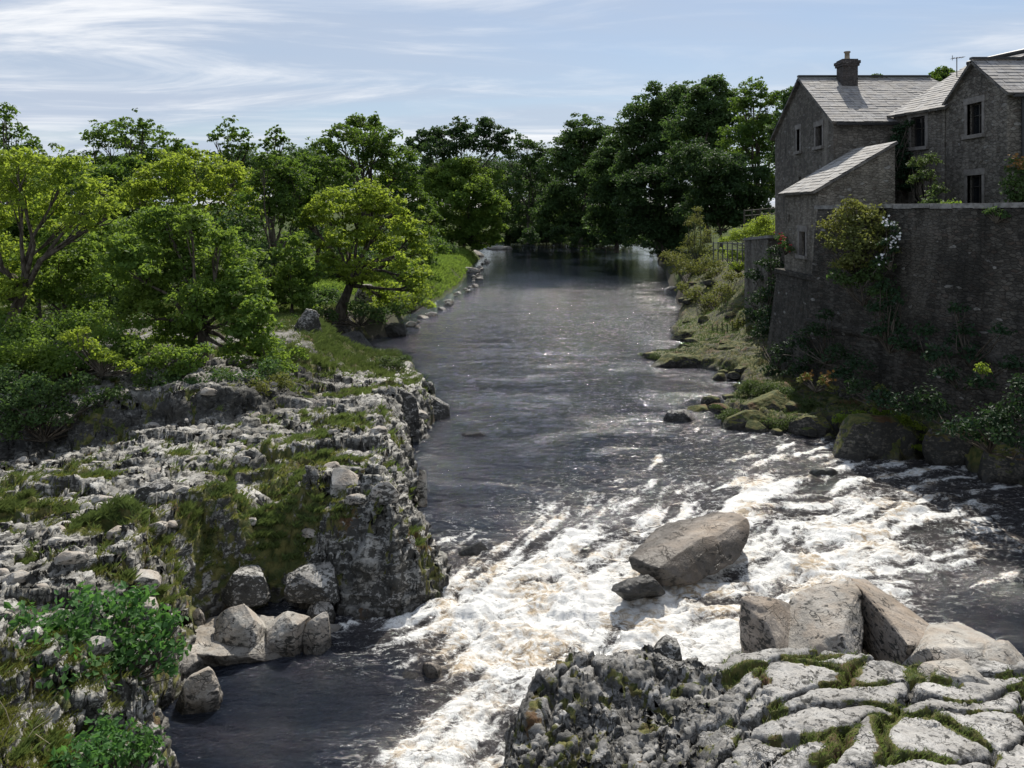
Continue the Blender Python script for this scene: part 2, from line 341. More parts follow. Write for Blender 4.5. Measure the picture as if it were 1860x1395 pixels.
def plateau_of(lst):
    P, V = [], []
    for px, py, z in lst:
        P.append(wpt(px, py, z)); V.append(z)
    return RBF(P, V, .8)
PL = plateau_of([(0,1395,1.3),(250,1395,.2),(100,1260,1.2),(230,1250,.75),(330,1210,.25),(340,1290,.0),(0,1120,1.7),(150,1060,1.55),(330,1090,.9),(430,1130,.0),(380,1180,.0),(560,1140,-.1),(600,1095,.4),(520,1095,.3),(620,1060,.8),(500,1075,.5),
 (495,965,.45),(545,985,.5),(440,1040,.9),(560,1050,.95),(500,1060,.7),(430,905,1.5),(640,895,1.85),(720,940,1.7),(760,1000,1.3),(770,1060,.8),(700,1040,1.2),(610,1010,1.1),(430,1010,1.3),(560,860,1.65),(700,790,1.55),(740,860,1.7),(300,900,1.35),(100,940,1.2),(20,940,1.0),(300,1000,1.35),(50,1030,1.5),
 (600,735,1.55),(730,700,1.7),(780,725,1.0),(560,700,1.05),(500,715,1.0),(520,765,1.45),(400,790,1.3),(250,790,1.25),(330,840,1.2),(95,835,.15),(30,845,.2),(110,880,1.0),(0,885,.9),(360,725,.75),(440,715,.8),
 (650,665,1.0),(600,668,1.1),(700,665,.9),(540,640,1.3),(620,565,1.7),(740,575,.9),(700,540,1.5),(820,490,1.1),(850,505,.6),(780,500,1.3),(860,470,.9),(870,445,.9),(790,445,2.2)])
PLFAR = RBF([(-60,30),(-20,30),(-14,34),(-10,48),(-7,34),(-6,52),(-9,36),(-60,60),(-20,60),(-12,80),(-60,120),(-15,140),(-200,60),(-200,300),(-40,300),(-10,190),(-8,110),(30,230),(100,300),(20,210)], [3.2,3,2.1,1.9,1.0,1.3,1.2,3.4,2.8,2.2,4,2.5,5,11,7,2.5,1.6,3,9,2])
PR = RBF([wpt(*p, z=q) for *p, q in [(1860,860,.5),(1860,760,1.3),(1860,710,1.7),(1700,760,1.1),(1700,690,1.6),(1550,700,1.0),(1600,660,1.5),(1450,640,1.3),(1400,660,.8),(1420,600,1.6),(1330,600,.9),(1260,600,.55),(1200,648,.40),(1260,650,.55),(1320,620,.9),(1290,570,.95),(1350,760,.4),(1430,720,.65),(1320,745,.32),(1470,780,.45),(1300,560,1.2),(1260,510,1.3),(1400,715,.5),(1450,760,.4),(1580,790,.9),(1350,530,2.4),(1390,560,2.2),(1330,500,3.3),(1300,470,4.0),(1370,470,4.6),(1400,430,5.8),(1320,430,5.4),(1250,440,3.0),(1220,445,1.5)]]+[(60,60),(60,120),(40,160),(200,60),(200,300),(60,300)], [.5,1.3,1.7,1.1,1.6,1.0,1.5,1.3,.8,1.6,.9,.55,.40,.55,.9,.95,.4,.65,.32,.45,1.2,1.3,.5,.4,.9,2.4,2.2,3.3,4.0,4.6,5.8,5.4,3.0,1.5]+[8,8,6,14,16,9], 1.0)

def strata(x, y, z, n):
    return z
def land(x, y, fine):
    """height and surface attributes of the river banks"""
    dl = sdist(x, y, POLY_L); dr = sdist(x, y, POLY_R)
    wz = water_z(y); dist = np.hypot(x, y)
    p0 = P3(x, y, np.zeros_like(x))
    jit = fbm(p0*.55, 3)*.55+fbm(p0*1.9, 3)*.22
    # left bank
    w = sst(y+.25*x, 32, 44); base = PL(x, y)*(1-w)+np.where(w > 0, np.minimum(PLFAR(x, y), np.maximum(PL(x, y), 0)+9), 0)*w
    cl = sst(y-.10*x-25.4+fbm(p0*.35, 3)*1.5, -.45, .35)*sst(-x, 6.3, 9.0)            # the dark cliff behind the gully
    base = np.where(w < 1, base+cl*(1-w)*1.05, base)
    d = dl+jit; near = 1-sst(y, 40, 60)
    rim = sst(d, -.15-.45*sst(y, 13, 15.5)*(1-sst(y, 26, 32)), (.55+.75*sst(y, 13, 15.5)*(1-sst(y, 24, 30)))*near+4.5*(1-near))
    zl = -1.2+(base+1.2)*rim; zl = np.where(y < 26, wz*.0+zl, zl)
    # right bank
    br = PR(x, y); dR = dr+jit*.6+.15+.35*sst(y, 28, 34)
    rimr = sst(dR, -.25, 1.0); zr = -1.1+(br*.85+1.1)*rimr
    left = dl > dr
    z = np.where(left, zl, zr)
    moss = np.zeros_like(x); dark = np.zeros_like(x); edge = np.where(left, dl, dr)
    if fine:
        # limestone pavement: bedding steps, blocks and cracks
        a = R(-8); u = x*math.cos(a)+y*math.sin(a); v = -x*math.sin(a)+y*math.cos(a)
        wu = fbm(P3(x*.7, y*.7, x*0+5), 4)*.9; wv = fbm(P3(x*.7, y*.7, x*0+9), 4)*.9
        f1, f2, i1 = worley((u+wu)*.46, (v+wv)*1.05, 1); g1, g2, i2 = worley((u+wu*.6)*1.35+7, (v+wv*.6)*2.6, 2)
        h1, h2, i3 = worley((u+wv*.4)*5.5+3, (v+wu*.4)*8.5, 3)
        c1 = sst(f2-f1, .13, .0); c2 = sst(g2-g1, .16, .0); c3 = sst(h2-h1, .22, 0.)
        rocky = np.where(left, (1-sst(y+.25*x, 27, 34)), .55*(1-sst(y, 30, 60)))
        steep = np.clip(rim*(1-rim)*4, 0, 1)
        amp = rocky*(.35+.65*np.where(left, rim, rimr))
        patch = fbm(P3(x*.30, y*.45, x*0+3), 4)
        blk = (i1-.5)*.34+(i2-.5)*.15+(i3-.5)*.02
        z = z+amp*(blk-.22*c1*(1-.4*c2)-.07*c2-.02*c3*sst(patch, -.3, .3)+fbm(p0*1.1, 2)*.14)
        # bedding: quantise softly
        st = .21; q = (z+fbm(p0*.4, 2)*.4)/st; fr = q-np.floor(q); zq = (np.floor(q)+sst(fr, .40, .70))*st-fbm(p0*.4, 2)*.4
        z = z+(zq-z)*.82*rocky
        z = z+fbm(p0*6, 3)*.012*rocky+fbm(p0*3.0, 3)*.04*(1-.6*rocky)
        hollow = np.clip(c1*.9+c2*.5+(-blk)*.8, 0, 1)
        moss = sst(patch+hollow*.55+fbm(p0*1.7, 3)*.5, .10, .55)*np.where(left, .85, 1.0)
        gp = [(500,965,1.1,.8,1),(210,945,1.3,.8,.9),(20,930,.9,.9,1),(350,915,.5,.5,.9),(410,905,.5,.5,.9),(360,955,.9,.6,.9),(520,880,1.1,.6,.8),(560,905,.9,.5,.8),(560,825,1.2,.5,.7),(500,845,1.2,.5,.6),(620,660,2.0,1.5,1),(560,685,1.3,.9,.9),(720,650,1.0,1.2,1),(660,640,2,1.6,1),(300,985,.7,.5,.7),(340,820,1.2,.5,.5),(620,885,.5,.35,.7),(440,690,1.6,1.2,1.0),(60,1330,1.8,1.6,.5),(170,1260,1.2,.9,.5),(20,1240,1.2,.9,.5),(620,830,.8,.3,.8),(420,850,.7,.3,.8),(150,870,1.2,.35,.8),(100,920,.8,.4,.8),(250,1040,.8,.3,.7)]
        mk = np.zeros_like(x)
        for px, py, rx, ry, s in gp:
            gx, gy = wpt(px, py, float(PL(np.array([wpt(px,py,1.2)[0]]), np.array([wpt(px,py,1.2)[1]]))[0]))
            mk = np.maximum(mk, s*np.exp(-(((x-gx)/rx)**2+((y-gy)/ry)**2)*1.1))
        moss = np.where(left, np.maximum(moss*(.98-.12*sst(patch, .0, .4)), mk*1.15+(fbm(p0*2.2, 3))*.5*(mk > .15)), moss*.5+.52)
        hum = np.maximum(fbm(P3(x*1.4, y*1.4, x*0+2), 3), 0)*.5
        z = z+hum*sst(moss, .4, .8)*.7*np.where(left, 1, 1.4)*np.clip(edge*1.5, 0, 1)
        moss = np.where(left & (y+.25*x > 28), np.maximum(moss, sst(y+.25*x, 28, 36)*(.62+fbm(p0*.8, 3)*.9)), moss)
        dark = np.where(left, .55*steep*sst(fbm(p0*2.3, 3), -.25, .25)*(y > 17.5)+cl*(1-cl)*3.6+.38*sst(y-.10*x, 23.6, 25.2)*sst(-x, 4.5, 8.0)*(.5+sst(fbm(p0*1.6, 4), -.25, .15)), .45*sst(fbm(p0*2.3, 3), -.1, .4))  # cliff terms paint tree shade into the colour, on top of its black stone
        dark = np.maximum(dark, np.clip(c1*.7+c2*.45, 0, .85)*rocky*np.where(moss > .5, .3, 1))
    wet = sst(-(z-wz), -.30, -.05)*1.0
    return z, moss, np.clip(dark, 0, 1), wet

def relax(x, y, zf, passes=((0, 1), (1, 1))):
    """move grid points along rows and columns so that steep faces get as many vertices as flat ones"""
    for ax, _ in passes:
        z = zf(x.ravel(), y.ravel()).reshape(x.shape)
        if ax == 1: x, y, z = x.T.copy(), y.T.copy(), z.T
        n = x.shape[0]; t = np.arange(n)
        ds = np.sqrt(np.diff(x, axis=0)**2+np.diff(y, axis=0)**2+(np.diff(z, axis=0)*.8)**2)/np.maximum((y[1:]+y[:-1])/2, 1)**.9
        ds = ds+ds.mean(0)*.35; s = np.vstack([np.zeros(x.shape[1]), np.cumsum(ds, 0)])
        xo, yo = x.copy(), y.copy()
        for j in range(x.shape[1]):
            q = np.linspace(0, s[-1, j], n); xo[:, j] = np.interp(q, s[:, j], x[:, j]); yo[:, j] = np.interp(q, s[:, j], y[:, j])
        x, y = (xo.T.copy(), yo.T.copy()) if ax == 1 else (xo, yo)
    return x, y
def grid_normals(x, y, z):
    P_ = np.stack([x, y, z], -1); a = np.gradient(P_, axis=0); b = np.gradient(P_, axis=1); n = np.cross(b, a)
    n /= np.linalg.norm(n, axis=-1)[..., None]+1e-12; return np.where(n[..., 2:3] < 0, -n, n)
def rockface(p, k=1.0, sa=1.0):
    """solid relief: flat beds with grooves between them, joints, pitting; and how dark the groove is"""
    w = fbm(p*.8*k, 3)
    s = (p[:, 2]*k+.16*w+.05*fbm(p*3*k, 2))/.24; fr = np.abs(s-np.floor(s)-.5)*2; bed = sst(fr, .80, 1.0)
    j = np.abs(fbm(p*np.array([1.3, 1.3, 1.8])*k+11, 3)); jo = sst(j, .04, 0)
    j2 = np.abs(fbm(p*np.array([3.4, 3.4, 6.0])*k+31, 3)); jo2 = sst(j2, .05, 0)
    f = (fbm(p*np.array([1.4, 1.4, 2.6])*k+5, 4)*.17+fbm(p*np.array([4, 4, 8])*k, 4)*.04)*sa-bed*.075-jo*.09-jo2*.03+fbm(p*15*k, 3)*.012
    return f/k, np.clip(bed*.75+jo+jo2*.6, 0, 1)
def land_mesh(name, label_kind, Ds, Us, mat, fine, lower=0, clipf=None, shift=True):
    DD, UU = np.meshgrid(Ds, Us, indexing='ij'); x = (DD*UU).ravel(); y = DD.ravel()
    if fine:
        zf = lambda a_, b_: land(a_, b_, False)[0]
        X2, Y2 = relax(DD*UU, DD.copy(), zf); x, y = X2.ravel(), Y2.ravel()
    z, moss, dark, wet = land(x, y, fine)
    v = P3(x, y, z-lower)
    if fine and shift:        # relief along the surface normal
        nn = grid_normals(x.reshape(DD.shape), y.reshape(DD.shape), z.reshape(DD.shape)).reshape(-1, 3)
        sp = np.clip(1-np.abs(nn[:, 2])*1.0, 0, 1); f, gv = rockface(v, 1.0, .25+1.5*sst(sp, .05, .4)); rk = np.clip(1.15-moss, .15, 1)
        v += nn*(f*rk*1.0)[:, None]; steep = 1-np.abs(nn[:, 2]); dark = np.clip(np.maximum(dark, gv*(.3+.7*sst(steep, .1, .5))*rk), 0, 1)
    if False:
        v[:, 0] += fbm(P3(x*1.3, y*1.3, z*2.4), 3)*.24*a; v[:, 1] += fbm(P3(x*1.3+40, y*1.3, z*2.4), 3)*.20*a
    fc = grid_faces(len(Ds), len(Us))
    keep = (z[fc].max(1) > water_z(y[fc]).mean(1)-.45)
    if clipf is not None: keep &= clipf(x[fc].mean(1), y[fc].mean(1))
    fc = fc[keep]; used = np.unique(fc); rm = np.full(len(v), -1); rm[used] = np.arange(len(used)); 
    me = np_mesh(name, v[used], rm[fc], True, {'moss': moss[used], 'dark': dark[used], 'wet': wet[used]})
    o = link(name, me, mat); o['kind'] = 'structure'; nz = np.zeros(len(used)*3, np.float32); me.vertex_normals.foreach_get('vector', nz); nz = np.clip((nz.reshape(-1, 3)[:, 2]-.45)*2, 0, 1)
    return o, v[used], moss[used]*(.3+.7*nz), me
def geomr(a, b, r):
    n = int(math.log(b/a)/r)+1; return a*np.exp(np.linspace(0, math.log(b/a), n))
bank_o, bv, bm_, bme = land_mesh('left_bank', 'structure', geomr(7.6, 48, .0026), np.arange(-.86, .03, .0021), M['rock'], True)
rb_o, rv, rm_, rme = land_mesh('right_bank', 'structure', geomr(17, 62, .0030), np.arange(.10, .78, .0022), limestone('bank_dark', lo=(.05,.043,.032), hi=(.12,.105,.08), dk=.46), True, 0, lambda x, y: x*.955+y*.296-23.2+.25*0 < 0.0+np.where(y > 36.3, 99, 0))
land_mesh('ground', 'structure', np.concatenate([geomr(44, 130, .012), geomr(132, 900, .03)]), np.arange(-1.6, 1.3, .012), M['ground'], False, .08)

# ------------------------------------------------------------------ river
foam_glint_pts = [(850,500,0),(950,460,0),(1100,480,0),(1000,600,.16),(1100,540,.2),(950,530,.12),(900,640,.06),(1150,600,.24),(1050,660,.2),(900,700,0),(820,700,.02),(1000,720,.10),(1100,750,.18),(1200,650,.12),(1250,690,.05),(1180,820,.22),(850,850,0),(820,920,.03),(950,850,.05),(1050,860,.2),(1300,800,.35),(1150,880,.40),(1450,850,.5),(1600,880,.75),(1750,900,.6),(1860,930,.5),(850,950,.12),(990,945,.60),(920,965,.35),(850,985,.45),(1080,935,.55),(880,1010,.5),(950,1050,1.35),(850,1065,1.15),(1100,990,.85),(1080,1100,1.4),(1250,1090,1.15),(1450,1000,1),(1400,930,.85),(1550,940,.95),(1600,1010,.95),(1750,980,.62),(1840,1010,.45),(1780,1070,.35),(1750,1120,.1),(1650,1080,.65),(1840,1130,.05),(1580,1060,.85),
 (700,1135,.75),(800,1120,1.0),(900,1150,1.35),(630,1150,.35),(620,1180,.3),(700,1190,.30),(840,1190,.9),(900,1250,.95),(950,1180,1.0),(600,1250,-.02),(500,1220,-.02),(450,1300,-.02),(700,1290,.02),(740,1250,.15),(800,1300,.75),(740,1375,.8),(850,1380,1),(900,1330,1),(500,1395,-.02),(660,1395,.45),(650,1360,.2),(380,1350,.0),(1000,1200,.9),(850,1340,.8),(400,1230,-.02),(700,1500,.8),(400,1500,-.02)]
FO = RBF([wpt(a, b) for a, b, c in foam_glint_pts], [c for a, b, c in foam_glint_pts], .75)  # low upstream values place the painted glints, the rest is foam
def build_water():
    Ds = np.concatenate([geomr(6.8, 60, .0022), geomr(60.3, 420, .012)]); Us = np.concatenate([np.arange(-.60, -.45, .01), np.arange(-.45, .72, .0020), np.arange(.72, 1.25, .01)])
    DD, UU = np.meshgrid(Ds, Us, indexing='ij'); x = (DD*UU).ravel(); y = DD.ravel()
    fo = FO(x, y); fo = fo*(1-sst(y, 45, 120))
    wx = fbm(P3(x*.5, y*.3, x*0+1), 3)*1.3; wy = fbm(P3(x*.5, y*.3, x*0+4), 3)*1.3
    big = fbm(P3((x+wx)*1.0, (y+wy)*.75, x*0), 5, .55); rid = 1-np.abs(fbm(P3((x+wx)*1.5, (y+wy)*1.5, x*0+8), 5, .55))*3.2
    st = fbm(P3((x+wx*.7)*2.1, (y+wy*.7)*1.1, x*0+20), 5, .62)
    F_ = np.clip(fo, 0, 1.3)
    ang = RBF([wpt(*q) for q in [(1860,930),(1600,930),(1400,960),(1200,1000),(1000,1060),(850,1150),(850,1300),(750,1395),(900,700),(1100,700),(1250,800),(1000,880),(500,1250),(600,1150),(1700,1080),(1300,1120),(950,500)]],
              [200,205,208,214,222,238,232,220,258,255,238,245,215,205,192,198,265], .8)
    nearw = y < 42; ix = np.where(nearw)[0]; sx, sy = x[ix], y[ix]; acc = 0; tot = 0
    for sgn in (-1, 1):
        qx, qy = sx.copy(), sy.copy()
        for k in range(9):
            th = np.radians(ang(qx, qy))+fbm(P3(qx*.6, qy*.6, qx*0+77), 2)*.9
            if not (sgn == 1 and k == 0): acc = acc+perlin(P3(qx*3.1, qy*3.1, qx*0+.5))+.7*perlin(P3(qx*8.3, qy*8.3, qx*0+.7)); tot += 1
            qx = qx+sgn*np.cos(th)*.085; qy = qy+sgn*np.sin(th)*.085
    lic = np.zeros_like(x); a_ = acc/tot; lic[ix] = a_/a_.std()*.24
    st = st*.45+lic
    foam = sst(F_*1.08+st*1.0+big*.25, .36, 1.30)*sst(F_, .05, .35)
    z = water_z(y).copy()
    calm = fbm(P3(x*.55, y*1.5, x*0+2), 4, .5)*.075+fbm(P3(x*1.7+wx, y*3.6+wy, x*0+6), 4, .55)*.050
    calm2 = fbm(P3(x*5, y*9, x*0+9), 3, .6)*.013
    fade = np.clip(1.3-y/75, .05, 1)
    z += (calm+calm2*np.clip(1.3-y/30, 0, 1))*fade*(1+F_*1.0)
    z += F_*(lic*.065+big*.15+rid*.03+fbm(P3(x*4, y*4, x*0+3), 4, .6)*.035+fbm(P3(x*11, y*11, x*0+3), 3, .6)*.014*(y < 26))
    # standing drop left of centre (smooth tongue of water over a ledge)
    me = np_mesh('river', P3(x, y, z), grid_faces(len(Ds), len(Us)), True, {'foam': foam, 'fbase': F_})
    t = MT('river_water'); p = t.geo('Position')
    pm = t.mapping((1, 1.0, 1), p); f = t.attr('foam'); fb = t.attr('fbase')
    n1 = t.noise(3.6, 7, .72, 1.8, t.mapping((.8, 1.5, 1), p, (0,0,.35))); n2 = t.noise(14, 5, .7, 1.2, pm); n3 = t.noise(.9, 4, .6, .8, pm)
    lace = t.math('ADD', t.math('MULTIPLY', n1, .6), t.math('MULTIPLY', n2, .4))
    ff = t.rng(t.math('ADD', t.math('MULTIPLY', f, .78), t.math('MULTIPLY', t.math('SUBTRACT', lace, .5), 2.8)), .14, .74)
    ff = t.math('MULTIPLY', ff, t.rng(fb, .02, .15))
    # thin white flecks further up, painted in place of sun glints
    fl = t.math('MULTIPLY', t.rng(t.noise(5, 6, .78, .8, t.mapping((.55, 1.9, 1), p)), .545, .66, 0, .7), t.rng(fb, .0, .42))
    tan = t.math('MULTIPLY', t.rng(n3, .46, .62), t.rng(n1, .62, .42))
    fc = t.mix(t.math('MULTIPLY', tan, .9), (.80, .79, .76), (.44, .32, .18))
    fc = t.mix(t.rng(t.math('ADD', lace, t.math('MULTIPLY', f, .10)), .58, .44, 0, .45), fc, (.42, .38, .32))
    dif = t.N.new('ShaderNodeBsdfPrincipled'); t.L.new(fc, dif.inputs['Base Color']); dif.inputs['Roughness'].default_value = .55; dif.inputs['Specular IOR Level'].default_value = .3
    t.L.new(t.bump(lace, 1.0, .075), dif.inputs['Normal'])
    deep = t.mix(t.rng(n3, .35, .65), (.008, .012, .021), (.014, .016, .024))
    deep = t.mix(t.rng(fb, .1, .7, 0, .5), deep, (.075, .062, .052))
    w1 = t.noise(1.9, 6, .66, .9, t.mapping((.6, 1.9, 1), p)); w2 = t.noise(9, 5, .7, .3, t.mapping((.7, 1.5, 1), p))
    sl = t.rng(t.noise(.28, 4, .6, 1.2, t.mapping((.6, 1.6, 1), p)), .35, .62, .35, 1.25)
    nb = t.bump(t.math('MULTIPLY', t.math('ADD', w1, t.math('MULTIPLY', w2, .38)), sl), .8, .17)
    for n_ in t.N:
        if n_.type == 'BUMP' and abs(n_.inputs['Distance'].default_value-.17) < 1e-4: t.L.new(t.rng(t.sepz(p, 1), 45, 115, .95, .10), n_.inputs['Strength'])
    t.set(deep, .07, nb, .7); t.b.inputs['IOR'].default_value = 1.333
    mx = t.N.new('ShaderNodeMixShader'); t.L.new(t.math('MAXIMUM', ff, fl), mx.inputs[0]); t.L.new(t.b.outputs[0], mx.inputs[1]); t.L.new(dif.outputs[0], mx.inputs[2]); t.L.new(mx.outputs[0], t.out.inputs[0])
    o = link('river', me, t.m); o['kind'] = 'structure'
build_water()

# ------------------------------------------------------------------ foreground outcrop
def build_outcrop():
    xs = np.arange(-1.8, 11.0, .022); ys = np.arange(7.0, 14.0, .020)
    Y, X = np.meshgrid(ys, xs, indexing='ij')
    toprb = RBF([wpt(a, b, c) for a, b, c in OT], [c for a, b, c in OT], 1.0)
    def zb_(x, y):
        p0 = P3(x, y, x*0+30); d = sdist(x, y, OUT)+fbm(p0*.9, 3)*.35+fbm(p0*2.6, 3)*.16; return -1.35+(toprb(x, y)+1.35)*sst(d, -.05, .55)
    X, Y = relax(X, Y, zb_); x = X.ravel(); y = Y.ravel()
    p0 = P3(x, y, x*0+30); d = sdist(x, y, OUT)+fbm(p0*.9, 3)*.35+fbm(p0*2.6, 3)*.16
    top = RBF([wpt(a, b, c) for a, b, c in OT], [c for a, b, c in OT], 1.0)(x, y)
    rim = sst(d, -.05, .55)
    z = -1.35+(top+1.35)*rim
    # long rounded clints running up to the right
    a = R(24); u = x*math.cos(a)+y*math.sin(a); v = -x*math.sin(a)+y*math.cos(a)
    wu = fbm(P3(x*.8, y*.8, x*0+35), 3)*.55; wv = fbm(P3(x*.8, y*.8, x*0+39), 3)*.55
    f1, f2, i1 = worley((u+wu)*.68, (v+wv)*1.75, 11); g1, g2, i2 = worley((u+wv)*3.1, (v+wu)*4.2, 12); h1, h2, i3 = worley(x*7+wu*3, y*7+wv*3, 13)
    slab = sst(x*.9-y*.10, .9, 2.4)                       # left end is broken and mossy, right end smooth slabs
    slab = np.clip(slab+fbm(p0*.7, 2)*.3, 0, 1)
    c1 = sst(f2-f1, .11, 0); c2 = sst(g2-g1, .2, 0); c3 = sst(h2-h1, .4, 0); cw = sst(f2-f1, .34, .06)
    dome = sst(f2-f1, 0, .28)*.05
    z += rim*(dome*(.4+.6*slab)-.02+(i1-.5)*.10-.16*c1-(1-slab)*(.05*c2+.02*c3-(i2-.5)*.15)-slab*(.035*c2*sst(fbm(p0*1.5, 2), 0, .3)))
    z += fbm(p0*1.6, 3)*.05+fbm(p0*5, 4)*.012*(1.5-slab)-slab*.03*sst(np.abs(fbm(p0*np.array([1.6, 3.0, 1])+7, 3)), .03, 0)+fbm(p0*12, 3)*.006
    gr = cw*sst(slab, .15, .7)*sst(fbm(P3(x*.9, y*.9, x*0+44), 3), -.18, .12)
    moss = np.maximum(gr*1.1, (1-slab)*sst(fbm(P3(x*2, y*2, x*0+50), 4)+c2*.3-(z-.0)*.10, .02, .34)*.72)
    pit = sst(fbm(P3(x*1.5, y*1.5, x*0+61), 4), .12, .3)
    dark = np.maximum(np.maximum(c1, cw*.8*(fbm(p0*5, 3) > -.02))*.9*slab, (1-slab)*np.maximum(np.maximum(c2*.9, c3*.55), .85*sst(fbm(p0*2.4+3, 4), -.2, .12))); dark = np.maximum(dark, pit*c3*.8); dark = np.maximum(dark, (1-sst(d+slab*.3, .3, 1.3))*.75*sst(fbm(p0*3, 3), -.25, .1))
    v3 = P3(x, y, z); nn = grid_normals(x.reshape(X.shape), y.reshape(X.shape), z.reshape(X.shape)).reshape(-1, 3)
    f, gv = rockface(v3, 1.1); sa = np.clip(1.15-slab*.8, 0, 1); v3 += nn*(f*sa*.85)[:, None]; dark = np.clip(np.maximum(dark, gv*(1-slab)*.9), 0, 1)
    fc = grid_faces(len(ys), len(xs)); fc = fc[z[fc].max(1) > -1.1]
    used = np.unique(fc); rm = np.full(len(v3), -1); rm[used] = np.arange(len(used)); wet = sst(-(z+.85), -.30, -.02)
    me = np_mesh('rock_outcrop', v3[used], rm[fc], True, {'moss': moss[used], 'dark': np.clip(dark, 0, 1)[used], 'wet': wet[used]})
    o = link('rock_outcrop', me, M['outcrop']); tag(o, 'big pale limestone outcrop in the bottom right foreground with grass in its cracks', 'rock')
    return v3[used], gr[used]
OT = [(1040,1240,.35),(1100,1215,.42),(1190,1200,.4),(1290,1250,.5),(1220,1200,.3),(1380,1390,.65),(1150,1300,.1),(1000,1300,.05),(980,1390,-.05),(1200,1395,.15),(1300,1320,.4),(1400,1170,.45),(1500,1200,.55),(1600,1230,.6),(1500,1300,.75),(1700,1300,.7),(1850,1200,.5),(1850,1390,.7),(1600,1395,.85),(1750,1190,.35),(1400,1250,.6),(1150,1250,.2),(2200,1300,.6),(1000,1600,-.2),(1500,1800,.9)]
ov, ogr = build_outcrop()

# ------------------------------------------------------------------ boulders
def hull_rock(name, pts, mat, label, cat='boulder', sub=5, amp=.10, group=None, seed=0, smooth=.35, wet_shade_z=None, crack=.0, parent=None, facets=9):
    """a boulder grown over the convex hull of hand placed corner points"""
    pts = [Vector(p) for p in pts]; c = sum(pts, Vector())/len(pts)
    bm = bmesh.new()
    for p in pts: bm.verts.new(p-c)
    bmesh.ops.convex_hull(bm, input=list(bm.verts))
    for vv in [q for q in bm.verts if not q.link_faces]: bm.verts.remove(vv)
    bmesh.ops.triangulate(bm, faces=bm.faces[:])
    size = max(q.co.length for q in bm.verts)
    for i in range(sub):
        if len(bm.faces) > 24000: break
        es = [e for e in bm.edges if e.calc_length() > size*.035]
        if not es: break
        bmesh.ops.subdivide_edges(bm, edges=es, cuts=1, use_grid_fill=True)
        bmesh.ops.triangulate(bm, faces=bm.faces[:])
        if i < 3: bmesh.ops.smooth_vert(bm, verts=bm.verts, factor=smooth, use_axis_x=True, use_axis_y=True, use_axis_z=True)
    bm.normal_update()
    co = np.array([q.co for q in bm.verts]); nn = np.array([q.normal for q in bm.verts])
    k = 1.0/size; o_ = np.array([seed*13.7, seed*7.1, 3.3]); big = fbm(co*k*1.4+o_, 4); wv = 1-np.abs(fbm(co*k*2.6+o_+5, 4))*3
    d = big*amp*size*1.0+np.maximum(wv, 0)*-amp*size*.28+fbm(co*k*8+o_, 4)*amp*size*.28
    if crack > 0: d -= crack*size*sst(np.abs(fbm(co*k*np.array([3, 3, 5.5])+o_*2, 2)), .05, .0)
    co2 = co+nn*d[:, None]; rf_ = np.random.RandomState(seed+500)
    for i in range(facets):
        nd = rf_.normal(size=3); nd[2] = abs(nd[2])*.8; nd /= np.linalg.norm(nd); s_ = co2 @ nd; lim = np.quantile(s_, rf_.uniform(.80, .95)); co2 -= nd*(np.maximum(s_-lim, 0)*.88)[:, None]
    co2 = co2+nn*(fbm(co2*k*9+o_+9, 4)*amp*size*.22)[:, None]
    ref = np.array([list(p-c) for p in pts])
    for ax in range(3):
        lo_, hi_ = ref[:, ax].min(), ref[:, ax].max(); a0, a1 = co2[:, ax].min(), co2[:, ax].max(); co2[:, ax] = lo_+(co2[:, ax]-a0)*(hi_-lo_)/(a1-a0)
    for q, n_ in zip(bm.verts, co2): q.co = n_
    me = bpy.data.meshes.new(name); bm.to_mesh(me); bm.free()
    me.polygons.foreach_set('use_smooth', np.ones(len(me.polygons), bool))
    zz = co2[:, 2]+c.z; wz = float(water_z(c.y)) if wet_shade_z is None else wet_shade_z
    a_ = me.attributes.new('wet', 'FLOAT', 'POINT'); a_.data.foreach_set('value', sst(-(zz-wz)+.12*big, -.28, -.04).astype(np.float32))  # on the big river boulder this band also paints its shaded front
    o = link(name, me, mat, parent); o.location = c
    if label: tag(o, label, cat, group)
    return o
def block(name, x0, y0, x1, y1, mat, label, depth=1.0, zb=None, dark=0, lean=0, seed=1, flat=.5, sink=.25, Dadd=0, Dx=None, **k):
    """boulder filling a photo box: its foot at row y1"""
    r = random.Random(seed*77+5); foot = wpt((x0+x1)/2, y1, zb) if zb is not None else wpt((x0+x1)/2, y1)
    foot = foot if Dx is None else (0, Dx); z0 = CH-(y1-HOR)/F*foot[1]; D = foot[1]+Dadd; xa = (x0-930)/F*D; xb = (x1-930)/F*D; w = xb-xa
    dp = w*depth; pts = []
    zt = CH-(y0-HOR)/F*(D+dp*.78)
    zt = max(zt, z0+.06*w)
    for i in range(14):
        a = 2*math.pi*(i+r.uniform(-.3, .3))/14; e = (abs(math.cos(a))**.75*(1 if math.cos(a) > 0 else -1), abs(math.sin(a))**.75*(1 if math.sin(a) > 0 else -1))
        cx = (xa+xb)/2+e[0]*w*.5*r.uniform(.9, 1.04); cyy = D+dp*.5+e[1]*dp*.5*r.uniform(.9, 1.04)
        pts.append((cx, cyy, z0-sink)); 
        if i % 2: pts.append((cx, cyy, z0+(zt-z0)*r.uniform(.25, .6)))
    for i in range(9):
        a = 2*math.pi*(i+r.uniform(-.3, .3))/9
        pts.append(((xa+xb)/2+math.cos(a)*w*.36*r.uniform(.7, 1.1)+lean*w*.2, D+dp*.5+math.sin(a)*dp*.34*r.uniform(.7, 1.1), z0+(zt-z0)*(r.uniform(flat, 1.0) if i % 3 else 1.0)))
    return hull_rock(name, pts, M[mat], label, seed=seed, **k)

# ------------------------------------------------------------------ boulders, one by one
def P(px, py, D): return at(px, py, D)
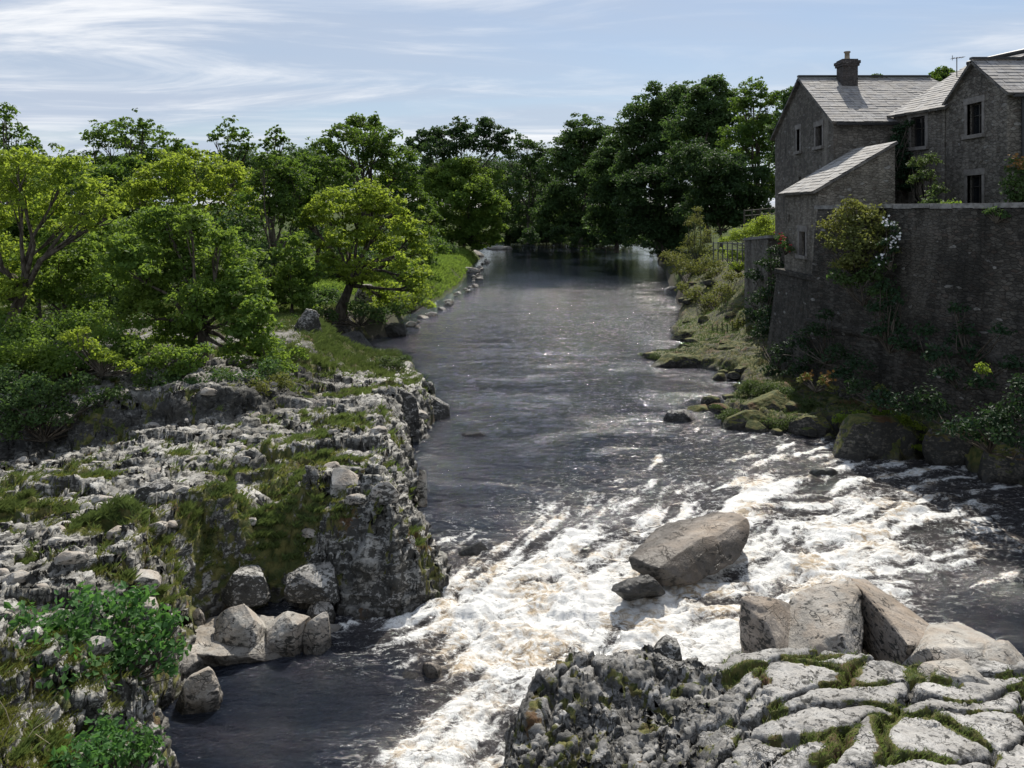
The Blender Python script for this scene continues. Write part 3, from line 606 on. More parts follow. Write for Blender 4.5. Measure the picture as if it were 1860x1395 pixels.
# the big block in mid river: flat tilted top, shade of the undercut front painted in by a raised wet band
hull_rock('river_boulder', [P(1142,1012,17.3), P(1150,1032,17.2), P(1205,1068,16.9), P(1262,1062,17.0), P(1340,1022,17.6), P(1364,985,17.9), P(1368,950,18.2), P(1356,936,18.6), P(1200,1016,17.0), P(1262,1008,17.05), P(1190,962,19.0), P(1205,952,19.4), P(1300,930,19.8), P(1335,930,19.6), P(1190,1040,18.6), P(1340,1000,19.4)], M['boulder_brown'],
          'large flat-topped brown boulder with a dark undercut side, alone in the white water', seed=3, amp=.05, smooth=.06, sub=7, crack=.0, wet_shade_z=.06, facets=2)
hull_rock('river_boulder', [P(1108,1045,16.6), P(1125,1036,16.9), P(1170,1036,16.9), P(1205,1060,16.5), P(1214,1070,16.3), P(1150,1078,16.2), P(1112,1068,16.4), P(1140,1080,16.6), P(1160,1085,16.9), P(1200,1075,16.9)], M['boulder_wet'],
          'small wet black rock in the foam at the foot of the large flat-topped boulder', seed=4, amp=.07, sub=5)
block('river_rock', 1475, 845, 1534, 868, 'boulder_wet', 'small black rock breaking the foam near the mossy bank, mid right', depth=.7, seed=5, sub=4)
block('river_rock', 836, 781, 889, 794, 'boulder_wet', 'low dark rock alone in the calm water off the left bank tip', depth=.6, seed=6, sub=4)
block('river_rock', 1204, 741, 1276, 767, 'boulder_lich', 'pale mottled rock in the calm water beside the grassy spit', depth=.5, seed=7, sub=5, amp=.14)
block('river_rock', 700, 1215, 775, 1245, 'boulder_wet', 'dark submerged rock just left of the small brown rock in the foam', depth=.8, seed=8, sub=4, flat=.8)
block('river_rock', 762, 1192, 808, 1232, 'boulder_brown', 'small brown wet rock at the edge of the white water, lower centre', depth=.9, seed=9, sub=4)
block('river_rock', 1208, 518, 1236, 527, 'boulder_pale', 'tiny white flat stone at the far right waterside below the shrubs', depth=1.0, seed=10, sub=3)
block('river_rock', 826, 980, 900, 1012, 'boulder_wet', 'dark rock just under the water where the rapids begin beside the left bank', depth=.6, seed=62, sub=4, flat=.8, sink=.3)
# wedge behind the outcrop: cracked block and long sloping slab
hull_rock('wedge_rock', [P(1364,1080,14.3), P(1372,1074,14.8), P(1400,1072,15.2), P(1440,1085,14.2), P(1362,1150,13.8), P(1365,1215,13.4), P(1440,1225,13.2), P(1455,1130,13.6), P(1380,1200,15), P(1455,1200,15)], M['boulder_brown'],
          'reddish brown upright block at the left end of the rock stack behind the outcrop', seed=11, amp=.05, sub=6, smooth=.15, facets=3)
hull_rock('wedge_rock', [P(1425,1092,14.1), P(1470,1065,14.8), P(1505,1052,15.1), P(1552,1050,15.1), P(1562,1062,14.6), P(1425,1145,13.7), P(1430,1200,13.3), P(1570,1210,13.2), P(1560,1130,13.6), P(1510,1110,13.8), P(1565,1180,15), P(1430,1180,15)], M['boulder'],
          'cracked grey block in the middle of the rock stack behind the outcrop', seed=12, amp=.06, sub=6, crack=.035, smooth=.15, facets=3)
hull_rock('sloping_slab', [P(1548,1050,15.2), P(1572,1052,15.7), P(1556,1062,14.7), P(1604,1108,13.9), P(1648,1170,13.1), P(1638,1215,13.2), P(1602,1205,13.7), P(1700,1140,13.9), P(1712,1150,13.6), P(1690,1185,13.2), P(1560,1155,14.5), P(1565,1185,15.2), P(1700,1200,14.2)], M['boulder_brown'],
          'long smooth tan slab sloping down to the right with a black shaded face', seed=13, amp=.02, sub=6, smooth=.05, facets=0, crack=.012)
hull_rock('boulder', [P(1668,1150,13.2), P(1700,1141,13.9), P(1760,1134,14.1), P(1800,1145,13.9), P(1824,1172,13.2), P(1800,1200,12.6), P(1680,1215,12.4), P(1660,1190,12.7), P(1740,1215,12.4), P(1700,1240,13.6), P(1810,1230,13.6)], M['boulder_pale'],
          'smooth pale rounded boulder right of the sloping slab', seed=14, amp=.04, sub=6)
block('boulder', 1800, 1160, 1905, 1225, 'boulder_pale', 'pale rounded boulder cut off by the right edge above the outcrop', zb=.35, depth=.8, seed=15, amp=.07)
block('boulder', 1190, 1152, 1245, 1190, 'boulder_lich', 'mottled knob of rock on the upper left rim of the outcrop', zb=.3, depth=.9, seed=16, amp=.14, sub=5)
block('boulder', 1128, 1172, 1178, 1200, 'boulder_pale', 'small rounded pale stone lying on the left rim of the outcrop', zb=.3, depth=.8, seed=17, sub=4)
block('boulder', 1700, 1195, 1830, 1262, 'boulder_pale', 'wide flat pale rock lying on the outcrop below the smooth rounded boulder', zb=.5, depth=.8, seed=18, amp=.06, flat=.8)
# left bank, along the river
for i, (x0, y0, x1, y1, mat, lab, zb, dep, am, fl) in enumerate([
    (366,1088,470,1200,'boulder_pale','large smooth pale boulder at the water edge right of the green shrub',None,.9,.05,.75),
    (462,1100,560,1195,'boulder_pale','pale wedge-shaped boulder right of the large smooth boulder at the water edge',None,.9,.07,.5),
    (540,1110,600,1190,'boulder','tan boulder at the water edge below the small dark knob of rock',None,.9,.09,.5),
    (462,1084,508,1122,'boulder_pale','small pale block wedged above the wedge-shaped boulder',-16.6,.8,.06,.9),
    (386,1020,484,1092,'boulder_lich','rounded dark speckled boulder below the grassy hollow',-16.0,.9,.12,.7),
    (500,1010,610,1085,'boulder_lich','sloping mottled boulder between the speckled boulder and the river cliff',-16.0,.9,.11,.4),
    (545,1080,605,1130,'boulder_lich','small dark knob of rock above the tan boulder',-15.8,.9,.10,.6),
    (296,1200,392,1302,'boulder','blocky cracked boulder standing in the water below the green shrub',None,.85,.10,.75),
    (262,1215,310,1288,'boulder_lich','dark rock tucked left of the blocky boulder under the shrub',None,.9,.12,.6),
    (270,1160,375,1232,'boulder_pale','flat pale slab beneath the right side of the green shrub',None,.8,.06,.85),
    (330,1095,372,1150,'boulder_pale','narrow white stone at the right tip of the green shrub',None,.8,.07,.6),
    (392,738,482,774,'boulder_pale','rounded grey boulder on the rock shelf in front of the dark gully',1.15,.7,.06,.8),
    (500,722,612,752,'boulder_pale','long rounded pale ridge rock beside the small pool',1.2,.4,.08,.8),
    (590,848,660,884,'boulder_pale','angular white block on top of the left bank near the river edge',1.5,.7,.05,.9),
    (662,866,725,900,'boulder_pale','flat white block just right of the angular white block',1.5,.7,.05,.9),
    (756,850,776,905,'boulder_pale','thin upright pale stone at the river edge of the left bank',.3,.6,.08,.7),
    (742,712,815,766,'boulder_lich','jagged speckled rock forming the left bank tip that juts into the river',None,.9,.16,.4),
    (700,700,760,780,'boulder_lich','jagged dark rock just left of the rock tip in the river',.4,.8,.16,.5),
    (640,925,712,985,'boulder_lich','upright pale speckled block above the river cliff',-17.4,.6,.09,.8),
    (690,985,770,1052,'boulder_lich','bulging grey boulder low in the river cliff above the white water',-17.1,.7,.09,.6),
    (735,1010,800,1075,'boulder','rounded brownish rock at the very edge of the white water under the cliff',None,.8,.09,.6),
    (650,1025,745,1120,'boulder_lich','dark speckled foot of the river cliff where the foam begins',None,.7,.12,.5),
    (228,868,310,912,'boulder_lich','low broken rock beside the grass tussocks on the left shelf',1.3,.6,.12,.7),
    (50,858,110,892,'boulder_pale','smooth white rock at the far left in front of the black gully',.85,.6,.05,.8),
    (520,560,590,655,'boulder_lich','ribbed grey cliff rock under the large green tree',1.0,.5,.15,.8),
    (640,515,680,545,'boulder','rounded rock on the bank beside the forked tree trunk',1.9,.7,.08,.7),
    (695,520,750,548,'boulder','brown rock at the waterside right of the forked tree trunk',1.3,.7,.10,.5),
    (585,600,680,645,'boulder_wet','dark wet rock in the shaded inlet below the trees',None,.5,.12,.7),
    (690,585,740,612,'boulder_wet','dark rock at the mouth of the shaded inlet',None,.7,.12,.7),
    (835,452,880,466,'boulder_pale','pale stones on the far left shingle below the domed tree',None,.5,.10,.6),
    (880,446,932,453,'boulder_pale','low pale shingle stone at the far bend of the river',None,.6,.10,.7),
    (838,484,872,496,'boulder_pale','small pale rock at the point of the grassy far bank',None,.7,.12,.7),
    ]):
    block('boulder', x0, y0, x1, y1, mat, lab, zb=zb if zb is None or zb >= 0 else None, Dx=-zb if zb is not None and zb < 0 else None, depth=dep, seed=20+i, amp=am, flat=fl, sub=5 if y1 > 700 else 4, crack=.02 if 'lich' in mat else .0)
hull_rock('rock_ledge', [Vector((*wpt(a, b, -.5), -.5)) for a, b in [(345,1120),(420,1104),(500,1100),(600,1108),(640,1120),(610,1160),(545,1172),(470,1168),(400,1186),(352,1180)]]+[Vector((*wpt(a, b, -1.1), -1.1)) for a, b in [(340,1170),(500,1150),(650,1160),(620,1215),(550,1222),(470,1215),(395,1235),(345,1225)]], M['boulder_pale'],
          'broad low pale ledge at the waterline under the row of boulders, lower left', cat='rock', seed=55, amp=.085, sub=7, smooth=.2, facets=3)
# right bank
for i, (x0, y0, x1, y1, mat, lab, zb, dep, am, fl) in enumerate([
    (1515,745,1690,838,'boulder_moss','big dark mossy rock overhanging the rapids on the right bank',None,.55,.10,.8),
    (1690,770,1800,850,'boulder_moss','dark rock in shade just right of the big mossy rock',None,.5,.10,.7),
    (1350,705,1480,760,'boulder_moss','grass-topped rock beside the small side channel',.15,.6,.12,.7),
    (1310,742,1420,782,'boulder_moss','low mossy rock at the point of the grassy spit',None,.4,.10,.7),
    (1440,750,1530,790,'boulder_moss','green hummock rock between the spit and the big mossy rock',.1,.6,.12,.7),
    (1218,596,1300,620,'boulder_moss','low weedy rock at the edge of the far right shallows',None,.5,.12,.8),
    (1290,618,1390,655,'boulder_moss','mossy rock in the middle of the weedy shelf below the tower',.15,.4,.12,.7),
    (1180,640,1330,668,'boulder_moss','flat brown weedy ledge reaching furthest into the river',None,.3,.10,.9),
    (1790,800,1900,880,'boulder_moss','black shaded rock at the right edge above the rapids',None,.5,.10,.7),
    ]):
    block('mossy_rock', x0, y0, x1, y1, mat, lab, cat='rock', zb=zb, depth=dep, seed=60+i, amp=am, flat=fl, sub=5)

# ------------------------------------------------------------------ houses
def solid(profile, axis_a, axis_b, origin, ext, depth):
    """extrude a polygon profile given in (a, b) along ext by depth"""
    A, B, E, O = map(Vector, (axis_a, axis_b, ext, origin)); bm = bmesh.new()
    v0 = [bm.verts.new(O+A*a+B*b) for a, b in profile]; v1 = [bm.verts.new(O+A*a+B*b+E*depth) for a, b in profile]
    bm.faces.new(v0); bm.faces.new(v1[::-1]); n = len(v0)
    for i in range(n): bm.faces.new((v0[i], v1[i], v1[(i+1) % n], v0[(i+1) % n]))
    bmesh.ops.recalc_face_normals(bm, faces=bm.faces); return bm
def bm_obj(name, bm, mat, parent=None, smooth=False):
    me = bpy.data.meshes.new(name); bm.to_mesh(me); bm.free()
    return link(name, me, mat, parent)
def cut(o, boxes):
    """cut the window holes out of a wall"""
    bm = bmesh.new()
    for c, dx, dy, dz in boxes:
        vs = [bm.verts.new(Vector(c)+Vector(dx)*a+Vector(dy)*b+Vector(dz)*e) for a in (-.5,.5) for b in (-.5,.5) for e in (-.5,.5)]
        for f in [(0,1,3,2), (4,6,7,5), (0,4,5,1), (2,3,7,6), (0,2,6,4), (1,5,7,3)]: bm.faces.new([vs[i] for i in f])
    bmesh.ops.recalc_face_normals(bm, faces=bm.faces)
    me = bpy.data.meshes.new('cut'); bm.to_mesh(me); bm.free(); c = bpy.data.objects.new('cut', me); C.objects.link(c)
    m = o.modifiers.new('b', 'BOOLEAN'); m.object = c; m.operation = 'DIFFERENCE'; m.solver = 'EXACT'
    bpy.context.view_layer.update(); dg = bpy.context.evaluated_depsgraph_get(); nm = bpy.data.meshes.new_from_object(o.evaluated_get(dg))
    o.modifiers.clear(); old = o.data; o.data = nm; nm.name = o.name; bpy.data.objects.remove(c); bpy.data.meshes.remove(me)
def window(parent, c, side, nrm, w, h, lights=2, deep=.22, surround=True, lab=None):
    """c: centre on the wall face; side: horizontal axis; nrm: outward"""
    c, S, Nn = Vector(c), Vector(side).normalized(), Vector(nrm).normalized(); Z = Vector((0, 0, 1))
    Mx = Matrix((S, Nn, Z)).transposed()
    g = Geo(); fr = .055; pos = c-Nn*deep
    for sx in (-1, 1): g.box(pos+S*sx*(w/2-fr/2), (fr, .07, h), Mx)
    for sz in (-1, 1): g.box(pos+Z*sz*(h/2-fr/2), (w-2*fr, .07, fr), Mx)
    for i in range(1, lights): g.box(pos+S*(-w/2+w*i/lights), (fr, .066, h-2*fr), Mx)
    if h > 1.1: g.box(pos+Z*h*.12+Nn*.004, (w-2*fr, .05, .035), Mx)
    o = link('window', g.mesh('window', False), M['frame'], parent)
    g = Geo(); g.box(pos-Nn*.02, (w-.08, .012, h-.08), Mx); link('glass', g.mesh('glass', False), M['glass'], o)
    if surround:
        g = Geo(); jw = .16
        for sx in (-1, 1): g.box(c+S*sx*(w/2+jw/2)-Nn*.04, (jw, .13, h), Mx)
        g.box(c+Z*(h/2+.12)-Nn*.035, (w+2*jw+.1, .15, .24), Mx)
        link('surround', g.mesh('surround', False), M['ashlar'], o)
        g = Geo(); g.box(c-Z*(h/2+.07)+Nn*.01, (w+2*jw+.06, .24, .14), Mx); link('sill', g.mesh('sill', False), M['ashlar'], o)
    return (c, S*w, Nn*(2*deep+.3), Z*h)
def roof_slope(name, e0, e1, r0, r1, mat, parent, thick=.10, courses=None, jit=.012, seed=1):
    """slated slope: e0-e1 eaves, r0-r1 top edge; every course a real step, the slates a little uneven"""
    e0, e1, r0, r1 = map(Vector, (e0, e1, r0, r1)); rr = random.Random(seed)
    L_ = ((r0-e0).length+(r1-e1).length)/2; n = courses or max(4, int(L_/.27)); W = (e1-e0).length; m = max(4, int(W/.42))
    nrm = (e1-e0).cross(r0-e0).normalized()
    if nrm.z < 0: nrm = -nrm
    V, Fc, UV = [], [], []
    for i in range(n):
        t0, t1 = i/n, (i+1)/n+.006
        a0, a1 = e0.lerp(r0, t0), e1.lerp(r1, t0); b0, b1 = e0.lerp(r0, min(1, t1)), e1.lerp(r1, min(1, t1)); off = rr.random()*.9
        cuts = [0]+sorted(min(max((k+off)/m+rr.uniform(-.1, .1)/m, .01), .99) for k in range(m))+[1]
        for k in range(len(cuts)-1):
            s0, s1 = cuts[k], cuts[k+1]
            if s1-s0 < .004: continue
            h = .020+rr.uniform(-jit, jit)*.8; dn = rr.uniform(-.02, .02)
            p = [a0.lerp(a1, s0), a0.lerp(a1, s1), b0.lerp(b1, s1), b0.lerp(b1, s0)]
            d = (e0-r0).normalized()*dn; base = len(V)
            V += [p[0]+nrm*h+d, p[1]+nrm*(h+rr.uniform(-.006, .006))+d, p[2]+nrm*.004, p[3]+nrm*.004, p[0]-nrm*.01+d, p[1]-nrm*.01+d]
            Fc += [(base, base+1, base+2, base+3), (base+4, base+5, base+1, base)]
            u0, u1, v0 = s0*W, s1*W, i*.3; q = rr.uniform(0, 40)
            UV += [(u0+q, v0+.02), (u1+q, v0+.02), (u1+q, v0+.28), (u0+q, v0+.28), (u0+q, v0), (u1+q, v0), (u1+q, v0+.02), (u0+q, v0+.02)]
    b = len(V); q = [e0, e1, r1, r0]
    V += [x-nrm*.012 for x in q]+[x-nrm*thick for x in q]
    for f in [(b+3, b+2, b+1, b)][:0]+[(b+4, b+7, b+6, b+5), (b, b+4, b+5, b+1), (b+1, b+5, b+6, b+2), (b+2, b+6, b+7, b+3), (b+3, b+7, b+4, b), (b, b+1, b+2, b+3)]:
        Fc.append(f); UV += [(0, 0)]*4
    me = bpy.data.meshes.new(name); me.from_pydata([tuple(x) for x in V], [], Fc); uvl = me.uv_layers.new(name='UVMap')
    uvl.data.foreach_set('uv', np.array(UV, np.float32).ravel())
    return link(name, me, mat, parent)
def bar(name, a, b, w, mat, parent, sides=6):
    v, f = tube([a, b], [w, w], sides); return link(name, np_mesh(name, v, f), mat, parent)

# left house: ridge across the view, gable to the river
X0, X1, YN, YF, ZB, ZE, ZR = 14.4, 22.6, 36.0, 44.0, 4.0, 11.62, 14.1; YM = (YN+YF)/2
h1 = empty('stone_house', (X0, YM, ZB), 'tall stone house with one chimney and a lean-to below its gable', 'house')
w1 = bm_obj('wall', solid([(YN, ZB), (YF, ZB), (YF, ZE), (YM, ZR-.1), (YN, ZE)], (0,1,0), (0,0,1), (X0,0,0), (1,0,0), X1-X0), M['stone'])
hs = [window(w1, (X0, 37.7, 11.05), (0,1,0), (-1,0,0), .80, .95), window(w1, (X0, 40.4, 11.1), (0,1,0), (-1,0,0), .42, 1.1, 1), window(w1, (X0, 40.2, 9.1), (0,1,0), (-1,0,0), .3, .32, 1, surround=False)]
cut(w1, hs)
def attach(root, *obs):
    bpy.context.view_layer.update()
    for o in obs:
        o.parent = root; o.matrix_parent_inverse = Matrix.Translation(-Vector(root.location))
ov_ = .18; k = (ZR-ZE)/(YM-YN)
def slope_z(y): return ZR-k*abs(y-YM)
rf = roof_slope('roof', (X0-ov_, YN-.3, ZE-.3*k+.08), (X1, YN-.3, ZE-.3*k+.08), (X0-ov_, YM, ZR+.08), (X1-1.8, YM, ZR+.08), M['slate'], None, seed=3)
rb = roof_slope('roof', (X1, YF+.3, ZE-.3*k+.08), (X0-ov_, YF+.3, ZE-.3*k+.08), (X1-1.8, YM+.004, ZR+.08), (X0-ov_, YM+.004, ZR+.08), M['slate'], None, seed=4)
g = Geo(); g.box(((X0-ov_+X1-1.8)/2, YM, ZR+.15), (X1-1.8-X0+ov_, .22, .09)); rd = link('ridge_tiles', g.mesh('ridge_tiles', False), M['gutter'])
g = Geo(); g.box(((X0+X1)/2-.1, YN-.34, ZE-.3*k-.02), (X1-X0-.3, .11, .09)); gu = link('gutter', g.mesh('gutter', False), M['gutter'])
def chimney(x, y, zb, zt, w, d, pots):
    g = Geo(); g.box((x, y, (zb+zt-.34)/2), (w, d, zt-.34-zb)); g.box((x, y, zt-.28), (w+.12, d+.12, .12)); g.box((x, y, zt-.15), (w+.20, d+.20, .14)); g.box((x, y, zt-.04), (w+.02, d+.02, .08))
    ch = link('chimney', g.mesh('chimney', False), M['brick'])
    for px_ in pots:
        v, f = tube([(x+px_, y, zt), (x+px_, y, zt+.12), (x+px_, y, zt+.34), (x+px_, y, zt+.36), (x+px_, y, zt+.42)], [.15, .12, .115, .155, .155], 12); link('chimney_pot', np_mesh('chimney_pot', v, f), M['clay'], ch)
    return ch
c1 = chimney(16.45, 39.45, 12.9, 14.95, .74, .74, [0])
# lean-to: wall with sloping top, one pane towards the river
LX0, LX1, LY0, LY1 = 12.2, 15.25, 32.0, 35.98; LZ0, LZ1 = 8.42, 10.25
lw = bm_obj('lean_to_wall', solid([(LX0, 1.0), (LX1, 1.0), (LX1, LZ1-.05), (LX0, LZ0-.05)], (1,0,0), (0,0,1), (0,LY0,0), (0,1,0), LY1-LY0), M['stone_tower'])
cut(lw, [window(lw, (LX0, 33.75, 6.18), (0,1,0), (-1,0,0), .72, 1.0, 1), window(lw, (LX0, 35.4, 7.2), (0,1,0), (-1,0,0), .22, .35, 1, surround=False)])
lk = (LZ1-LZ0)/(LX1-LX0)
lr = roof_slope('lean_to_roof', (LX0-.28, LY1, LZ0-.28*lk+.06), (LX0-.28, LY0-.15, LZ0-.28*lk+.06), (LX1+.02, LY1, LZ1+.06), (LX1+.02, LY0-.15, LZ1+.06), M['slate_lean'], None, seed=6)
attach(h1, w1, rf, rb, rd, gu, c1, lw, lr)

# middle house: runs back along the river, eaves to the river
A0, A1 = Vector((17.87, 33.2, 0)), Vector((17.1, 35.95, 0)); du = (A1-A0).normalized(); ni = Vector((du.y, -du.x, 0)); 
h2 = empty('stone_house', (A0.x, A0.y, 4), 'set-back stone cottage with ivy and a television aerial, between the two gabled houses', 'house')
Wd = (A1-A0).length+.05; ZE2 = 11.9
w2 = bm_obj('wall', solid([(0, 4), (Wd, 4), (Wd, ZE2), (0, ZE2)], du, (0,0,1), A0, ni, 3.5), M['stone'])
def on2(t, z): return A0+du*t+Vector((0, 0, z))
cut(w2, [window(w2, on2(1.45, 10.95), du, -ni, .8, 1.3), window(w2, on2(1.45, 8.35), du, -ni, .8, 1.2)])
e = lambda t, s: A0+du*t+ni*s+Vector((0, 0, ZE2+.06+.56*s))
r2 = roof_slope('roof', e(Wd+.1, -.3), e(-.3, -.3), e(Wd+.1, 4.2), e(-.3, 4.2), M['slate'], None, seed=8)
g = Geo(); v, f = tube([e(Wd+.1, 4.22)+Vector((0,0,.05)), e(-.3, 4.22)+Vector((0,0,.05))], [.12, .12], 8); g.add(v, f); rd2 = link('ridge_tiles', g.mesh('ridge_tiles'), M['gutter'])
ae = Geo(); bp = P(1738, 150, 36.2); tp = P(1738, 104, 36.2)
for a, b, w in [((bp), (tp), .022), (tp+Vector((-.22,0,-.05)), tp+Vector((.30,0,.02)), .014)]+[(tp+Vector((q,-.16,-.03+q*.1)), tp+Vector((q,.16,-.03+q*.1)), .012) for q in (-.2,-.08,.04,.16,.28)]+[(tp+Vector((-.2,0,-.14)), tp+Vector((-.2,0,.08)), .014)]:
    v, f = tube([a, b], [w, w], 5); ae.add(v, f)
aer = link('television_aerial', ae.mesh('television_aerial'), M['metal'])
attach(h2, w2, r2, rd2, aer)

# right house: gable towards the river
X0, X1, YN, YF, ZB, ZE, ZR = 17.9, 29.0, 29.05, 33.15, 4.0, 11.88, 13.29; YM = (YN+YF)/2; k = (ZR-ZE)/(YM-YN)
h3 = empty('stone_house', (X0, YM, ZB), 'stone house on the right with two windows one above the other in its narrow gable', 'house')
w3 = bm_obj('wall', solid([(YN, ZB), (YF, ZB), (YF, ZE), (YM, ZR-.1), (YN, ZE)], (0,1,0), (0,0,1), (X0,0,0), (1,0,0), X1-X0), M['stone'])
cut(w3, [window(w3, (X0, 31.1, 11.1), (0,1,0), (-1,0,0), 1.0, 1.22), window(w3, (X0, 31.1, 8.35), (0,1,0), (-1,0,0), 1.0, 1.15)])
rf3 = roof_slope('roof', (X0-.15, YN-.28, ZE-.28*k+.08), (X1, YN-.28, ZE-.28*k+.08), (X0-.15, YM, ZR+.08), (X1, YM, ZR+.08), M['slate'], None, seed=9)
rb3 = roof_slope('roof', (X1, YF+.28, ZE-.28*k+.08), (X0-.15, YF+.28, ZE-.28*k+.08), (X1, YM+.004, ZR+.08), (X0-.15, YM+.004, ZR+.08), M['slate'], None, seed=10)
g = Geo(); g.box(((X0-.15+X1)/2, YM, ZR+.15), (X1-X0+.15, .2, .09)); rd3 = link('ridge_tiles', g.mesh('ridge_tiles', False), M['gutter'])
g = Geo(); g.box(((X0+X1)/2, YN-.32, ZE-.28*k-.02), (X1-X0-.1, .11, .09)); gu3 = link('gutter', g.mesh('gutter', False), M['gutter'])
v, f = tube([(X0+.5, YN-.09, ZE-.2), (X0+.5, YN-.09, 7.0)], [.045, .045], 7); dp3 = link('downpipe', np_mesh('downpipe', v, f), M['gutter'])
attach(h3, w3, rf3, rb3, rd3, gu3, dp3)
# house behind, only its ridge shows
h4 = empty('stone_house', (26, 42, 4), 'house behind the right gable, only its roof edge showing against the sky', 'house')
q = [P(1700, 135, 41), P(1900, 85, 41)]
w4 = bm_obj('wall', solid([(22.5, 4), (32, 4), (32, 13.2), (22.5, 13.2)], (1,0,0), (0,0,1), (0,39.6,0), (0,1,0), 5.0), M['stone'])
r4 = roof_slope('roof', (22.2, 39.2, 13.2), (32, 39.2, 13.9), (22.9, 42, 14.75), (32, 42, 16.2), M['slate'], None, seed=12)
attach(h4, w4, r4)

# river wall (battered, with projecting ledge course and coping)
WD = Vector((.296, -.955, 0)); WN = Vector((-.955, -.296, 0)); W0 = Vector((12.2, 32.0, 0))
rw = empty('river_wall', W0, 'high dark stone wall rising from the right bank below the houses', 'wall')
def wall_run(t0, t1, prof, name, mat, seed):
    """prof: list of (outset, z); a sheet with real relief, capped"""
    n = int((t1-t0)/.09); ts = np.linspace(t0, t1, n); zs = []; outs = []
    for (o0, z0), (o1, z1) in zip(prof[:-1], prof[1:]):
        m = max(2, int(math.hypot(o1-o0, z1-z0)/.09)); q = np.linspace(0, 1, m, endpoint=False); outs += list(o0+(o1-o0)*q); zs += list(z0+(z1-z0)*q)
    outs.append(prof[-1][0]); zs.append(prof[-1][1]); T, Z = np.meshgrid(ts, zs, indexing='ij'); O_ = np.tile(outs, (n, 1))
    x = W0.x+WD.x*T+WN.x*O_; y = W0.y+WD.y*T+WN.y*O_; pp = P3(x.ravel(), y.ravel(), Z.ravel())
    d = fbm(pp*.7, 3)*.10+fbm(pp*np.array([3, 3, 5]), 3)*.05; pp[:, 0] += WN.x*d; pp[:, 1] += WN.y*d
    return link(name, np_mesh(name, pp, grid_faces(n, len(zs)), True), mat)
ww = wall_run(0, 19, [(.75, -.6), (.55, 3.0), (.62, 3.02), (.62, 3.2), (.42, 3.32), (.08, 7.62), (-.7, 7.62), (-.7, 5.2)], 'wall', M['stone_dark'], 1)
rs_ = random.Random(4); g = Geo(); t = -.1
while t < 19:
    w = rs_.uniform(.5, .95); Mx = Matrix((WD, WN, Vector((0,0,1)))).transposed(); g.box(W0+WD*(t+w/2)+WN*(-.28)+Vector((0,0,7.70+rs_.uniform(-.02,.02))), (w-.03, .84+rs_.uniform(-.05,.05), .15), Mx); t += w
cp = link('coping', g.mesh('coping', False), M['coping'])
attach(rw, ww, cp)
# battered plinth under the tower
pl = empty('tower_plinth', (12.2, 34, 1), 'paler battered stone base under the lean-to, above the weedy shelf', 'wall')
bm = bmesh.new()
def frus(bm, x0, x1, y0, y1, z0, z1, b):
    v = [bm.verts.new(p) for p in [(x0-b,y0-b,z0), (x1,y0-b,z0), (x1,y1+b,z0), (x0-b,y1+b,z0), (x0,y0,z1), (x1,y0,z1), (x1,y1,z1), (x0,y1,z1)]]
    for f in [(0,3,2,1), (4,5,6,7), (0,1,5,4), (1,2,6,5), (2,3,7,6), (3,0,4,7)]: bm.faces.new([v[i] for i in f])
frus(bm, 12.06, 16, 31.86, 36.6, .2, 4.75, .45); frus(bm, 11.98, 16, 31.78, 36.7, 4.75, 4.93, 0)
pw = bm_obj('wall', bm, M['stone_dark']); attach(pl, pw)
# wall running on behind the tower
gw = empty('garden_wall', (15, 44, 3), 'lower stone wall continuing beyond the tower below the sunny garden', 'wall')
bm = bmesh.new(); a = P(1368, 437, 47); b = P(1412, 433, 42)
for q0, q1 in [(a, b)]:
    d = (q1-q0); d.z = 0; d.normalize(); nn_ = Vector((d.y, -d.x, 0))*.5
    v = [bm.verts.new(p) for p in (Vector((q0.x,q0.y,1.2))-nn_, Vector((q1.x,q1.y,1.2))-nn_, Vector((q1.x,q1.y,1.2))+nn_, Vector((q0.x,q0.y,1.2))+nn_, q0-nn_, q1-nn_, q1+nn_, q0+nn_)]
    for f in [(0,3,2,1), (4,5,6,7), (0,1,5,4), (1,2,6,5), (2,3,7,6), (3,0,4,7)]: bm.faces.new([v[i] for i in f])
bmesh.ops.recalc_face_normals(bm, faces=bm.faces); gww = bm_obj('wall', bm, M['stone'])
g = Geo(); t = 0; Lg = (b-a).length; d = (b-a).normalized(); Mx = Matrix((d, Vector((-d.y, d.x, 0)).normalized(), Vector((0,0,1)))).transposed()
while t < Lg: g.box(a+d*(t+.3)+Vector((0,0,.08)), (.57, 1.12, .15), Mx); t += .6
gwc = link('coping', g.mesh('coping', False), M['coping']); attach(gw, gww, gwc)
# terraces
bm = solid([(12.9, 31.9), (18.4, 14.2), (60, 14.2), (60, 44.5), (14.6, 43.8), (14.6, 36.1), (12.9, 36.1)], (1,0,0), (0,1,0), (0,0,3.5), (0,0,1), 3.3)
o = bm_obj('garden_terrace', bm, M['ground']); o['kind'] = 'structure'
# railing
fn = empty('railing', P(1300, 470, 48), 'thin dark railing with two rails around the small sunny garden beyond the tower', 'fence')
fp = [P(1296, 441, 50), P(1330, 442, 48.5), P(1368, 443, 47)]
g = Geo()
for a, b in zip(fp[:-1], fp[1:]):
    for dz in (0, -.38):
        v, f = tube([a+Vector((0,0,dz)), b+Vector((0,0,dz))], [.028, .028], 6); g.add(v, f)
rl = link('rail', g.mesh('rail'), M['metal']); obs = [rl]
for i in range(9):
    s = i/8*2; a = fp[int(min(s, 1.999))].lerp(fp[int(min(s, 1.999))+1], s-int(min(s, 1.999))); v, f = tube([a+Vector((0,0,.06)), a+Vector((0,0,-1.1))], [.035, .035], 6); obs.append(link('post', np_mesh('post', v, f), M['metal']))
attach(fn, *obs)
fw = empty('wooden_fence', P(1390, 395, 55), 'short pale wooden rail fence against the dark trees left of the house', 'fence')
